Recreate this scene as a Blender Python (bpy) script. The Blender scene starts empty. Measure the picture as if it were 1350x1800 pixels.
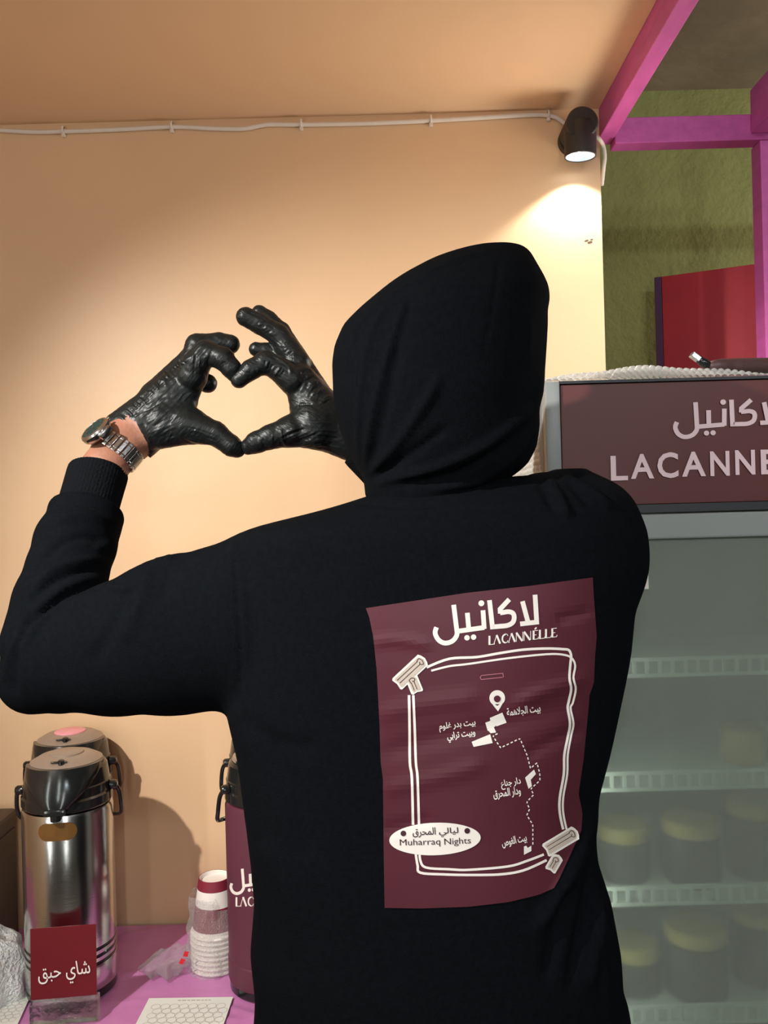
import bpy, bmesh, math, random
import numpy as np
from mathutils import Vector, Matrix, Euler
from mathutils.bvhtree import BVHTree
from mathutils.geometry import delaunay_2d_cdt

random.seed(7); np.random.seed(7)
SC = bpy.context.scene
COL = SC.collection

# ------------------------------------------------------------------ camera
FPX, CZ, ROLL = 1500.0, 1.54, 0.027
CR, SR = math.cos(ROLL), math.sin(ROLL)
cam = bpy.data.objects.new('camera', bpy.data.cameras.new('camera'))
COL.objects.link(cam)
cam.data.sensor_fit = 'VERTICAL'; cam.data.sensor_height = 24.0
cam.data.lens = 24.0 * FPX / 1800.0
cam.data.clip_start = 0.02
cam.matrix_world = Matrix(((CR, SR, 0, 0), (0, 0, -1, 0), (-SR, CR, 0, CZ), (0, 0, 0, 1)))
SC.camera = cam

# ------------------------------------------------------------------ light and exposure
SC.view_settings.view_transform = 'Standard'
SC.view_settings.look = 'None'
SC.view_settings.gamma = 1.0
SC.view_settings.use_curve_mapping = False
SC.view_settings.exposure = 0.0
SC.cycles.use_denoising = True
SC.cycles.max_bounces = 10
SC.cycles.transparent_max_bounces = 16
SC.cycles.sample_clamp_indirect = 40.0

W = bpy.data.worlds.new('world'); SC.world = W; W.use_nodes = True
W.node_tree.nodes['Background'].inputs[0].default_value = (1.0, 0.93, 0.84, 1)
W.node_tree.nodes['Background'].inputs[1].default_value = 0.16

def spot(name, loc, aim, power, size, blend, radius, color):
    l = bpy.data.lights.new(name, 'SPOT'); l.energy = power; l.spot_size = math.radians(size)
    l.spot_blend = blend; l.shadow_soft_size = radius; l.color = color
    o = bpy.data.objects.new(name, l); COL.objects.link(o); o.location = loc
    o.rotation_euler = (Vector(aim) - Vector(loc)).to_track_quat('-Z', 'Y').to_euler()
    return o
def area(name, loc, aim, power, sx, sy, color):
    l = bpy.data.lights.new(name, 'AREA'); l.energy = power; l.shape = 'RECTANGLE'
    l.size = sx; l.size_y = sy; l.color = color
    o = bpy.data.objects.new(name, l); COL.objects.link(o); o.location = loc
    o.rotation_euler = (Vector(aim) - Vector(loc)).to_track_quat('-Z', 'Y').to_euler()
    return o
# ceiling spot of the stall, above and left of the photographer
spot('ceiling_spot', (-1.02, 0.21, 2.28), (0.15, 1.71, 1.15), 168, 63, 1.0, 0.02, (1.0, 0.98, 0.93))
# added fill spot above the cooler, no lamp there, washing the stall ceiling
spot('ceiling_fill', (0.80, 1.585, 1.80), (-1.30, 1.36, 2.38), 28, 112, 1.0, 0.18, (1.0, 0.95, 0.85))
# lamp far along the left end of the stall wall, raking across the hands
spot('left_lamp', (-1.9, 0.95, 2.15), (-0.28, 1.2, 1.66), 11, 26, 0.8, 0.06, (0.88, 1.0, 0.93))
# cool alley tubes behind the photographer, plus added strips and a fill point
area('alley_tube', (0.9, -1.2, 2.5), (0.5, 1.3, 1.2), 28, 1.3, 0.12, (0.86, 0.95, 1.0))
area('streak_strip', (-1.7, -1.0, 1.5), (-0.6, 1.4, 1.0), 11, 0.06, 1.7, (0.95, 1.0, 0.96))  # added upright strip, gives the steel airpots bright streaks
area('streak_strip_far', (0.35, -2.2, 1.5), (-0.5, 1.4, 1.0), 14, 0.06, 1.7, (0.95, 1.0, 0.96))  # second added strip for streaks in the steel
l = bpy.data.lights.new('olive_wall_fill', 'POINT'); l.energy = 16; l.shadow_soft_size = 0.15; l.color = (1.0, 0.96, 0.88)  # added fill light for the olive wall and brown slab
o = bpy.data.objects.new('olive_wall_fill', l); COL.objects.link(o); o.location = (1.75, 1.85, 2.1)
area('alley_tube_far', (-0.5, -1.7, 2.35), (-0.2, 1.3, 1.2), 9, 0.12, 1.2, (0.90, 1.0, 0.96))

# ------------------------------------------------------------------ helpers
def P(px, py, d):
    u = (px - 675.0) / FPX; v = (900.0 - py) / FPX
    return Vector((d * (u * CR + v * SR), d, CZ + d * (-u * SR + v * CR)))

def srgb(r, g, b):
    f = lambda c: (c / 255 / 12.92) if c / 255 <= 0.04045 else ((c / 255 + 0.055) / 1.055) ** 2.4
    return (f(r), f(g), f(b), 1)

def mat(name, col, rough=0.5, metal=0.0, spec=None, noise=0.0, nscale=8.0, bump=0.0, bscale=60.0, coat=0.0, sheen=0.0,
        trans=0.0, ior=None, aniso=0.0, stretch=None, detail=4.0):
    m = bpy.data.materials.new(name); m.use_nodes = True
    nt = m.node_tree; b = nt.nodes['Principled BSDF']
    b.inputs['Base Color'].default_value = col
    b.inputs['Roughness'].default_value = rough; b.inputs['Metallic'].default_value = metal
    if spec is not None: b.inputs['Specular IOR Level'].default_value = spec
    if coat: b.inputs['Coat Weight'].default_value = coat; b.inputs['Coat Roughness'].default_value = 0.1
    if sheen: b.inputs['Sheen Weight'].default_value = sheen; b.inputs['Sheen Roughness'].default_value = 0.5
    if trans: b.inputs['Transmission Weight'].default_value = trans
    if ior: b.inputs['IOR'].default_value = ior
    if aniso: b.inputs['Anisotropic'].default_value = aniso
    tc = nt.nodes.new('ShaderNodeTexCoord'); mp = nt.nodes.new('ShaderNodeMapping')
    nt.links.new(tc.outputs['Object'], mp.inputs[0])
    if stretch: mp.inputs['Scale'].default_value = stretch
    if noise:
        n = nt.nodes.new('ShaderNodeTexNoise'); n.inputs['Scale'].default_value = nscale; n.inputs['Detail'].default_value = detail
        nt.links.new(mp.outputs[0], n.inputs['Vector'])
        r = nt.nodes.new('ShaderNodeValToRGB')
        r.color_ramp.elements[0].position = 0.3; r.color_ramp.elements[1].position = 0.7
        r.color_ramp.elements[0].color = tuple(c * (1 - noise) for c in col[:3]) + (1,)
        r.color_ramp.elements[1].color = tuple(min(1, c * (1 + noise)) for c in col[:3]) + (1,)
        nt.links.new(n.outputs['Fac'], r.inputs[0]); nt.links.new(r.outputs[0], b.inputs['Base Color'])
    if bump:
        n2 = nt.nodes.new('ShaderNodeTexNoise'); n2.inputs['Scale'].default_value = bscale; n2.inputs['Detail'].default_value = 6
        nt.links.new(mp.outputs[0], n2.inputs['Vector'])
        bp = nt.nodes.new('ShaderNodeBump'); bp.inputs['Strength'].default_value = bump; bp.inputs['Distance'].default_value = 0.01
        nt.links.new(n2.outputs['Fac'], bp.inputs['Height']); nt.links.new(bp.outputs[0], b.inputs['Normal'])
    return m

def glassy(name, col, alpha, rough=0.1, bump=0.0, bscale=40):
    """thin clear film: part mirror-like film, part see-through"""
    m = bpy.data.materials.new(name); m.use_nodes = True
    nt = m.node_tree; b = nt.nodes['Principled BSDF']; out = nt.nodes['Material Output']
    b.inputs['Base Color'].default_value = col; b.inputs['Roughness'].default_value = rough
    t = nt.nodes.new('ShaderNodeBsdfTransparent'); mx = nt.nodes.new('ShaderNodeMixShader')
    mx.inputs[0].default_value = alpha
    nt.links.new(t.outputs[0], mx.inputs[1]); nt.links.new(b.outputs[0], mx.inputs[2]); nt.links.new(mx.outputs[0], out.inputs[0])
    if bump:
        n2 = nt.nodes.new('ShaderNodeTexNoise'); n2.inputs['Scale'].default_value = bscale
        bp = nt.nodes.new('ShaderNodeBump'); bp.inputs['Strength'].default_value = bump; bp.inputs['Distance'].default_value = 0.01
        nt.links.new(n2.outputs['Fac'], bp.inputs['Height']); nt.links.new(bp.outputs[0], b.inputs['Normal'])
    return m

def tag(o, label=None, cat=None, group=None, kind=None):
    if label: o['label'] = label
    if cat: o['category'] = cat
    if group: o['group'] = group
    if kind: o['kind'] = kind
    return o

def empty(name, loc, label, cat, group=None, rz=0.0):
    o = bpy.data.objects.new(name, None); COL.objects.link(o)
    o.empty_display_size = 0.05
    o.location = loc; o.rotation_euler = (0, 0, rz)
    return tag(o, label, cat, group)

def link(name, me, mats, parent=None, smooth=False):
    if not isinstance(mats, (list, tuple)): mats = [mats]
    for m in mats: me.materials.append(m)
    o = bpy.data.objects.new(name, me); COL.objects.link(o)
    if parent is not None: o.parent = parent
    if smooth: me.polygons.foreach_set('use_smooth', [True] * len(me.polygons))
    return o

def obj(name, bm, mats, parent=None, smooth=False, sharp=None):
    me = bpy.data.meshes.new(name)
    bmesh.ops.recalc_face_normals(bm, faces=bm.faces[:])
    if sharp is not None:
        for e in bm.edges:
            if len(e.link_faces) == 2 and e.calc_face_angle(0) > math.radians(sharp): e.smooth = False
        smooth = True
    bm.to_mesh(me); bm.free()
    return link(name, me, mats, parent, smooth)

def bm_box(bm, x0, x1, y0, y1, z0, z1, bevel=0.0, mi=0, seg=2):
    vs = [bm.verts.new((x, y, z)) for x in (x0, x1) for y in (y0, y1) for z in (z0, z1)]
    idx = [(0, 1, 3, 2), (4, 6, 7, 5), (0, 4, 5, 1), (2, 3, 7, 6), (0, 2, 6, 4), (1, 5, 7, 3)]
    fs = [bm.faces.new([vs[i] for i in f]) for f in idx]
    for f in fs: f.material_index = mi
    if bevel:
        es = list({e for f in fs for e in f.edges})
        r = bmesh.ops.bevel(bm, geom=es, offset=bevel, segments=seg, affect='EDGES', profile=0.5)
        for f in r['faces']: f.material_index = mi
    return bm
def box(x0, x1, y0, y1, z0, z1, bevel=0.0, seg=2):
    return bm_box(bmesh.new(), x0, x1, y0, y1, z0, z1, bevel, 0, seg)

def bm_lathe(bm, prof, n=48, mi=0, M=None, cap=True):
    rings = []
    for (r, z) in prof:
        if r <= 1e-6:
            rings.append([bm.verts.new((0, 0, z))])
        else:
            rings.append([bm.verts.new((r * math.cos(2 * math.pi * k / n), r * math.sin(2 * math.pi * k / n), z)) for k in range(n)])
    for a, b in zip(rings[:-1], rings[1:]):
        for k in range(n):
            k2 = (k + 1) % n
            if len(a) == 1 and len(b) == 1: continue
            if len(a) == 1: f = bm.faces.new((a[0], b[k], b[k2]))
            elif len(b) == 1: f = bm.faces.new((a[k], a[k2], b[0]))
            else: f = bm.faces.new((a[k], a[k2], b[k2], b[k]))
            f.material_index = mi
    if cap:
        for r_ in (rings[0], rings[-1]):
            if len(r_) > 1: bm.faces.new(r_).material_index = mi
    if M is not None:
        for r_ in rings:
            for v in r_: v.co = M @ v.co
    return bm

def smooth_path(pts, n=8):
    pts = [Vector(p) for p in pts]; out = []
    for i in range(len(pts) - 1):
        p0 = pts[max(i - 1, 0)]; p1 = pts[i]; p2 = pts[i + 1]; p3 = pts[min(i + 2, len(pts) - 1)]
        for k in range(n):
            t = k / n
            out.append(0.5 * ((2 * p1) + (p2 - p0) * t + (2 * p0 - 5 * p1 + 4 * p2 - p3) * t * t + (3 * p1 - p0 - 3 * p2 + p3) * t ** 3))
    out.append(pts[-1]); return out

def bm_tube(bm, pts, r, n=10, mi=0, cap=True):
    """tube along pts (r constant or a list)"""
    pts = [Vector(p) for p in pts]; rs = r if isinstance(r, (list, tuple)) else [r] * len(pts)
    rings = []; ref = None
    for i, p in enumerate(pts):
        d = (pts[min(i + 1, len(pts) - 1)] - pts[max(i - 1, 0)]).normalized()
        if ref is None:
            ref = d.cross(Vector((0, 0, 1)))
            if ref.length < 0.1: ref = d.cross(Vector((0, 1, 0)))
        ref = (ref - d * ref.dot(d)).normalized(); b = d.cross(ref)
        rings.append([bm.verts.new(p + rs[i] * (math.cos(2 * math.pi * k / n) * ref + math.sin(2 * math.pi * k / n) * b)) for k in range(n)])
    for a, b in zip(rings[:-1], rings[1:]):
        for k in range(n):
            bm.faces.new((a[k], a[(k + 1) % n], b[(k + 1) % n], b[k])).material_index = mi
    if cap:
        bm.faces.new(rings[0]).material_index = mi; bm.faces.new(rings[-1]).material_index = mi
    return bm

def copy_tree(o, parent=None):
    c = o.copy(); COL.objects.link(c)
    if parent is not None: c.parent = parent
    for ch in list(o.children): copy_tree(ch, c)
    return c

# ---------------- lettering (2-D meshes as (verts, faces))
FORMS = {'ا': (0xFE8D, 2), 'ب': (0xFE8F, 4), 'ة': (0xFE93, 2), 'ت': (0xFE95, 4), 'ج': (0xFE9D, 4), 'ح': (0xFEA1, 4), 'د': (0xFEA9, 2),
         'ر': (0xFEAD, 2), 'ش': (0xFEB5, 4), 'ص': (0xFEB9, 4), 'ع': (0xFEC9, 4), 'غ': (0xFECD, 4), 'ق': (0xFED5, 4), 'ك': (0xFED9, 4),
         'ل': (0xFEDD, 4), 'م': (0xFEE1, 4), 'ن': (0xFEE5, 4), 'ه': (0xFEE9, 4), 'و': (0xFEED, 2), 'ي': (0xFEF1, 4)}
def arabic(s):
    s = s.replace('لا', '\u0001'); out = []
    for i, c in enumerate(s):
        pv = s[i - 1] if i else ' '; nx = s[i + 1] if i + 1 < len(s) else ' '
        join_p = pv in FORMS and FORMS[pv][1] == 4
        if c == '\u0001': out.append(chr(0xFEFC if join_p else 0xFEFB)); continue
        if c not in FORMS: out.append(c); continue
        base, n = FORMS[c]; join_n = n == 4 and (nx in FORMS or nx == '\u0001')
        out.append(chr(base + (1 if join_p and not join_n else 2 if join_n and not join_p else 3 if join_p and join_n else 0)))
    return ''.join(reversed(out))

def text2d(s, offset=0.0, spacing=1.0):
    c = bpy.data.curves.new('lettering', 'FONT'); c.body = s; c.offset = offset; c.space_character = spacing
    c.resolution_u = 3
    o = bpy.data.objects.new('lettering', c); COL.objects.link(o)
    bpy.context.view_layer.update()
    m = o.to_mesh()
    vs = [(v.co.x, v.co.y) for v in m.vertices]; fs = [tuple(p.vertices) for p in m.polygons]
    o.to_mesh_clear(); bpy.data.objects.remove(o); bpy.data.curves.remove(c)
    return vs, fs

def fit(t, bl, br, h):
    """fit text box: bottom-left, bottom-right, height, in y-down picture units"""
    vs, fs = t
    xs = [v[0] for v in vs]; ys = [v[1] for v in vs]; x0, x1, y0, y1 = min(xs), max(xs), min(ys), max(ys)
    ex = Vector((br[0] - bl[0], br[1] - bl[1])); n = Vector((ex.y, -ex.x)).normalized()
    out = []
    for x, y in vs:
        p = Vector(bl) + ex * ((x - x0) / (x1 - x0)) + n * (h * (y - y0) / (y1 - y0)); out.append((p.x, p.y))
    return out, fs

def stroke(pts, w, closed=False, step=4.0, round_=False):
    """ribbon polygon mesh along a 2-D polyline with mitred corners"""
    pts = [Vector(p) for p in pts]
    pts = [p for i, p in enumerate(pts) if i == 0 or (p - pts[i - 1]).length > 1e-4]
    if closed: pts = pts + [pts[0]]
    dense = []
    for a, b in zip(pts[:-1], pts[1:]):
        k = max(1, int((b - a).length / step))
        dense += [a + (b - a) * (i / k) for i in range(k)]
    dense.append(pts[-1])
    L = []; R = []
    n = len(dense)
    for i, p in enumerate(dense):
        d0 = (p - dense[i - 1]) if i else None; d1 = (dense[i + 1] - p) if i + 1 < n else None
        if d0 is None and closed: d0 = dense[-1] - dense[-2]
        if d1 is None and closed: d1 = dense[1] - dense[0]
        d0 = d0 if d0 is not None else d1; d1 = d1 if d1 is not None else d0
        d0 = d0.normalized(); d1 = d1.normalized(); t = (d0 + d1)
        t = t.normalized() if t.length > 1e-6 else d1
        nn = Vector((-t.y, t.x)); k = 1.0 / max(0.45, nn.dot(Vector((-d1.y, d1.x))))
        L.append(p + nn * (w * 0.5 * k)); R.append(p - nn * (w * 0.5 * k))
    vs = [tuple(v) for v in L + R]
    fs = [(i, i + 1, n + i + 1, n + i) for i in range(n - 1)]
    return vs, fs

def poly(pts, step=7.0):
    """filled polygon with interior points so that it can follow a curved surface"""
    dense = []
    for i, a in enumerate(pts):
        a = Vector(a); b = Vector(pts[(i + 1) % len(pts)]); k = max(1, int((b - a).length / step))
        dense += [a + (b - a) * (j / k) for j in range(k)]
    n = len(dense)
    xs = [p.x for p in dense]; ys = [p.y for p in dense]; inner = []
    def inside(q):
        c = False
        for i in range(n):
            a, b = dense[i], dense[i - 1]
            if (a.y > q.y) != (b.y > q.y) and q.x < (b.x - a.x) * (q.y - a.y) / (b.y - a.y) + a.x: c = not c
        return c
    y = min(ys) + step * 0.5
    while y < max(ys):
        x = min(xs) + step * 0.5
        while x < max(xs):
            q = Vector((x, y))
            if inside(q) and min((q - p).length for p in dense) > step * 0.4: inner.append(q)
            x += step
        y += step
    r = delaunay_2d_cdt(dense + inner, [], [list(range(n))], 1, 1e-4)
    return [tuple(v) for v in r[0]], [tuple(f) for f in r[2]]

def disc(cx, cy, r, n=16, ry=None, rot=0.0):
    ry = ry or r
    return [(cx + r * math.cos(2 * math.pi * k / n) * math.cos(rot) - ry * math.sin(2 * math.pi * k / n) * math.sin(rot),
             cy + r * math.cos(2 * math.pi * k / n) * math.sin(rot) + ry * math.sin(2 * math.pi * k / n) * math.cos(rot)) for k in range(n)]

def curve2(pts, n=6):
    return [(v.x, v.y) for v in smooth_path([Vector((p[0], p[1], 0)) for p in pts], n)]

def shop_word():
    """Arabic shop word, drawn in its own square units (y down)"""
    s = []
    w = 43
    s.append(stroke([(298, 172), (328, 412)] + curve2([(328, 412), (327, 448), (300, 492), (255, 517), (205, 519), (160, 492), (134, 448), (130, 415), (142, 377)], 5), w, step=14))
    s.append(stroke([(318, 416), (578, 379)] , w, step=14))
    s.append(stroke([(577, 392), (566, 222)], w, step=14))
    s.append(stroke([(437, 405), (423, 245)], w, step=14))
    s.append(poly(disc(551, 158, 27), 14)); s.append(poly(disc(420, 473, 25), 14)); s.append(poly(disc(480, 467, 25), 14))
    s.append(stroke([(625, 130), (652, 374)] + curve2([(652, 374), (720, 368), (790, 360), (838, 332), (851, 285), (838, 248), (800, 235), (760, 240), (722, 246)], 4), w, step=14))
    s.append(stroke([(724, 252), (722, 212), (806, 122)], w, step=14))
    s.append(stroke([(1041, 80), (1056, 330), (905, 347)], w, step=14))
    s.append(stroke([(926, 140), (978, 335)], w, step=14))
    return s

def latin_word(text):
    """thin high-contrast capitals: list of strokes in unit cells (advance 1, y up)"""
    G = {'L': ([(.22, 1), (.22, 0)], .26, [((.3, .03), (.85, .03)), ((.85, .03), (.9, .2))]),
         'A': ([(.36, 1), (.84, 0)], .26, [((.36, .95), (-.02, .02)), ((-.1, .03), (.12, .03))]),
         'N': ([(.02, 1), (.82, 0)], .26, [((.9, 0), (.9, 1)), ((.02, .95), (.02, 0))]),
         'E': ([(.25, 1), (.25, 0)], .26, [((.3, .97), (.85, .97)), ((.3, .5), (.65, .5)), ((.3, .03), (.85, .03)), ((.85, .03), (.9, .22))])}
    out = []; x = 0.0
    for c in text:
        k = 'E' if c == 'É' else c
        if k == 'C':
            out.append((curve2([(x + .55, .97), (x + .25, .82), (x + .14, .5), (x + .25, .18), (x + .55, .03)], 4), .2))
            out.append((curve2([(x + .5, .99), (x + .75, .95), (x + .9, .75)], 3), .07)); out.append((curve2([(x + .5, .01), (x + .75, .06), (x + .9, .25)], 3), .07))
        else:
            g = G[k]
            out.append(([(x + a, b) for a, b in g[0]], g[1]))
            for a, b in g[2]: out.append(([(x + a[0], a[1]), (x + b[0], b[1])], .07))
            if c == 'É': out.append(([(x + .4, 1.12), (x + .65, 1.3)], .14))
        x += {'L': .82, 'A': 1.0, 'C': 1.0, 'N': 1.05, 'E': .88}[k]
    return out, x

def affine3(src, dst):
    A = np.array([[s[0], s[1], 1] for s in src], float); B = np.array(dst, float)
    M = np.linalg.solve(A, B)
    return lambda p: tuple(np.array([p[0], p[1], 1.0]) @ M)

def xf(shape, f):
    return [f(v) for v in shape[0]], shape[1]

def bake_shapes(bm, shapes, place, mi):
    """add 2-D shapes to bm through place(x, y) -> Vector"""
    for vs, fs in shapes:
        vv = [bm.verts.new(place(x, y)) for x, y in vs]
        for f in fs:
            try: bm.faces.new([vv[i] for i in f]).material_index = mi
            except ValueError: pass

# ---------------- signed-distance sculpting
class Field:
    def __init__(s, lo, hi, h):
        s.lo = np.array(lo, float); s.h = h
        s.n = np.ceil((np.array(hi) - s.lo) / h).astype(int) + 1
        s.ax = [(s.lo[i] + h * np.arange(s.n[i])).astype(np.float32) for i in range(3)]
        s.F = np.full(s.n, 1.0, np.float32)
    def sl(s, lo, hi):
        a = [max(0, int((lo[i] - s.lo[i]) / s.h)) for i in range(3)]
        b = [min(s.n[i], int((hi[i] - s.lo[i]) / s.h) + 2) for i in range(3)]
        return tuple(slice(p, max(q, p)) for p, q in zip(a, b))
    def grid(s, S):
        return (s.ax[0][S[0]][:, None, None], s.ax[1][S[1]][None, :, None], s.ax[2][S[2]][None, None, :])
    def mix(s, S, d, k):
        A = s.F[S]
        if k > 0:
            hh = np.maximum(k - np.abs(A - d), 0) / k
            s.F[S] = np.minimum(A, d) - hh * hh * k * 0.25
        else: s.F[S] = np.minimum(A, d)
    def cut(s, S, d, k=0.0):
        A = s.F[S]; d = -d
        if k > 0:
            hh = np.maximum(k - np.abs(A - d), 0) / k
            s.F[S] = np.maximum(A, d) + hh * hh * k * 0.25
        else: s.F[S] = np.maximum(A, d)
    def cone_d(s, a, b, ra, rb, flat=1.0, pad=0.03):
        a = np.array(a, float); b = np.array(b, float); R = max(ra, rb) + pad
        S = s.sl(np.minimum(a, b) - R, np.maximum(a, b) + R); x, y, z = s.grid(S)
        ba = (b - a) * np.array([1, flat, 1]); L = float(ba @ ba) + 1e-9
        px = x - a[0]; py = (y - a[1]) * flat; pz = z - a[2]
        t = np.clip((px * ba[0] + py * ba[1] + pz * ba[2]) / L, 0, 1)
        d = np.sqrt((px - t * ba[0]) ** 2 + (py - t * ba[1]) ** 2 + (pz - t * ba[2]) ** 2) - (ra + t * (rb - ra))
        return S, d.astype(np.float32)
    def cone(s, a, b, ra, rb, k=0.01, flat=1.0):
        S, d = s.cone_d(a, b, ra, rb, flat, 0.02 + k); s.mix(S, d, k)
    def chain(s, pts, k=0.006, flat=1.0):
        for (a, ra), (b, rb) in zip(pts[:-1], pts[1:]): s.cone(a, b, ra, rb, k, flat)
    def ell_d(s, c, r, pad=0.03):
        c = np.array(c, float); r = np.array(r, float)
        S = s.sl(c - r - pad, c + r + pad); x, y, z = s.grid(S)
        q = np.sqrt(((x - c[0]) / r[0]) ** 2 + ((y - c[1]) / r[1]) ** 2 + ((z - c[2]) / r[2]) ** 2)
        return S, ((q - 1) * r.min()).astype(np.float32)
    def ell(s, c, r, k=0.01):
        S, d = s.ell_d(c, r, 0.02 + k); s.mix(S, d, k)
    def mesh(s, name, smooth=2):
        F = s.F; n = F.shape; I = F < 0
        cnt = np.zeros((n[0] - 1, n[1] - 1, n[2] - 1), np.int8)
        for i in (0, 1):
            for j in (0, 1):
                for k in (0, 1): cnt += I[i:n[0] - 1 + i, j:n[1] - 1 + j, k:n[2] - 1 + k]
        C = np.argwhere((cnt > 0) & (cnt < 8)); N = len(C)
        acc = np.zeros((N, 3)); num = np.zeros(N)
        cor = [(i, j, k) for i in (0, 1) for j in (0, 1) for k in (0, 1)]
        val = {c: F[C[:, 0] + c[0], C[:, 1] + c[1], C[:, 2] + c[2]].astype(float) for c in cor}
        for a in cor:
            for d in range(3):
                if a[d] == 0:
                    b = list(a); b[d] = 1; b = tuple(b)
                    va, vb = val[a], val[b]; m = (va < 0) != (vb < 0)
                    t = np.where(m, va / np.where(m, va - vb, 1), 0)
                    p = np.array(a, float)[None, :].repeat(N, 0); p[:, d] += t
                    acc[m] += p[m]; num[m] += 1
        V = s.lo + s.h * (C + acc / num[:, None])
        idx = np.full(cnt.shape, -1, np.int64); idx[C[:, 0], C[:, 1], C[:, 2]] = np.arange(N)
        Q = []
        for d in range(3):
            e, g = [(1, 2), (2, 0), (0, 1)][d]
            A = [slice(None)] * 3; B = [slice(None)] * 3; A[d] = slice(0, -1); B[d] = slice(1, None)
            ch = I[tuple(A)] != I[tuple(B)]
            E = np.argwhere(ch)
            ok = (E[:, e] > 0) & (E[:, g] > 0) & (E[:, e] < n[e] - 1) & (E[:, g] < n[g] - 1); E = E[ok]
            sgn = I[tuple(A)][E[:, 0], E[:, 1], E[:, 2]]
            def at(de, dg):
                q = E.copy(); q[:, e] -= de; q[:, g] -= dg
                return idx[q[:, 0], q[:, 1], q[:, 2]]
            q = np.stack([at(1, 1), at(0, 1), at(0, 0), at(1, 0)], 1)
            q[~sgn] = q[~sgn][:, ::-1]; Q.append(q)
        Q = np.concatenate(Q)
        E = np.concatenate([Q[:, [0, 1]], Q[:, [1, 2]], Q[:, [2, 3]], Q[:, [3, 0]]])
        deg = np.bincount(E.ravel(), minlength=N)
        for it in range(smooth * 2):
            S_ = np.stack([np.bincount(E[:, 0], V[E[:, 1], c], N) + np.bincount(E[:, 1], V[E[:, 0], c], N) for c in range(3)], 1) / np.maximum(deg, 1)[:, None]
            lam = 0.5 if it % 2 == 0 else -0.52
            V = V + lam * (S_ - V)
        return V, Q

def normals(V, Q):
    a = V[Q[:, 2]] - V[Q[:, 0]]; b = V[Q[:, 3]] - V[Q[:, 1]]; f = np.cross(a, b)
    N = np.stack([sum(np.bincount(Q[:, i], f[:, c], len(V)) for i in range(4)) for c in range(3)], 1)
    return N / (np.linalg.norm(N, axis=1)[:, None] + 1e-12)

def np_mesh(name, V, Q):
    me = bpy.data.meshes.new(name)
    me.vertices.add(len(V)); me.vertices.foreach_set('co', V.astype(np.float32).ravel())
    me.loops.add(Q.size); me.loops.foreach_set('vertex_index', Q.astype(np.int32).ravel())
    me.polygons.add(len(Q)); me.polygons.foreach_set('loop_start', np.arange(0, Q.size, 4, dtype=np.int32))
    me.update(calc_edges=True); me.validate()
    return me

def pix(V):
    dx = V[:, 0] / V[:, 1]; dz = (V[:, 2] - CZ) / V[:, 1]
    return 675 + FPX * (dx * CR - dz * SR), 900 - FPX * (dx * SR + dz * CR)

def fold(V, N, lines):
    """raise or sink cloth folds along traced lines on the camera-facing side"""
    px, py = pix(V); disp = np.zeros(len(V)); face = np.clip(-N[:, 1] * 1.6, 0, 1)
    for pts, w, amp in lines:
        pts = np.array(curve2(pts, 6)); best = np.full(len(V), 1e9)
        m = (px > pts[:, 0].min() - 4 * w) & (px < pts[:, 0].max() + 4 * w) & (py > pts[:, 1].min() - 4 * w) & (py < pts[:, 1].max() + 4 * w)
        ix = np.where(m)[0]
        if not len(ix): continue
        bx = np.full(len(ix), 1e9); tt = np.zeros(len(ix))
        for i in range(len(pts) - 1):
            a, b = pts[i], pts[i + 1]; d = b - a; L = d @ d + 1e-9
            t = np.clip(((px[ix] - a[0]) * d[0] + (py[ix] - a[1]) * d[1]) / L, 0, 1)
            q = np.hypot(px[ix] - a[0] - t * d[0], py[ix] - a[1] - t * d[1])
            u = q < bx; bx[u] = q[u]; tt[u] = (i + t[u]) / (len(pts) - 1)
        taper = np.clip(np.minimum(tt, 1 - tt) * 5 + 0.15, 0, 1)
        disp[ix] += amp * np.exp(-(bx / w) ** 2) * taper
    return V + N * (disp * face)[:, None]

# ------------------------------------------------------------------ materials
M_wall = mat('peach_paint', srgb(228, 189, 149), 0.42, spec=0.35, noise=0.03, nscale=3.0, bump=0.05, bscale=45)
M_ceil = mat('peach_ceiling_paint', srgb(229, 192, 154), 0.5, spec=0.25, noise=0.03, nscale=2.0, bump=0.04, bscale=50)
M_pink = mat('magenta_wood_paint', srgb(202, 90, 164), 0.5, noise=0.1, nscale=14, bump=0.12, bscale=30, stretch=(3, 1, 3))
M_olive = mat('olive_plaster', srgb(140, 140, 82), 0.85, noise=0.1, nscale=9, bump=0.6, bscale=55)
M_brownceil = mat('brown_slab', srgb(150, 134, 112), 0.9, noise=0.4, nscale=2.2, bump=0.3, bscale=20)
M_floor = mat('grey_floor', srgb(120, 112, 106), 0.6, noise=0.15, nscale=5, bump=0.1)
M_red = mat('dark_red_board', srgb(186, 24, 42), 0.5, noise=0.05, nscale=20)
M_purple = mat('purple_edge', srgb(84, 42, 82), 0.6, noise=0.05, nscale=20)
M_hood = mat('black_fleece', (0.0040, 0.0048, 0.0062, 1), 0.95, spec=0.02, noise=0.15, nscale=180, bump=0.25, bscale=700)
M_rib = mat('black_ribbing', (0.0050, 0.0058, 0.0072, 1), 0.95, spec=0.03, bump=0.4, bscale=300)
M_trous = mat('dark_trousers', (0.012, 0.013, 0.016, 1), 0.8, bump=0.2, bscale=400)
M_shoe = mat('black_shoe', (0.01, 0.01, 0.01, 1), 0.5, bump=0.1)
M_skin = mat('skin', srgb(142, 94, 74), 0.5, noise=0.12, nscale=30, bump=0.1, bscale=220)
M_hair = mat('black_hair', (0.01, 0.008, 0.007, 1), 0.5, bump=0.4, bscale=200)
M_print = mat('maroon_vinyl_print', srgb(80, 30, 42), 0.45, spec=0.35, noise=0.07, nscale=14)
M_white = mat('white_print', srgb(236, 226, 218), 0.5, noise=0.03, nscale=40)
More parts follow.
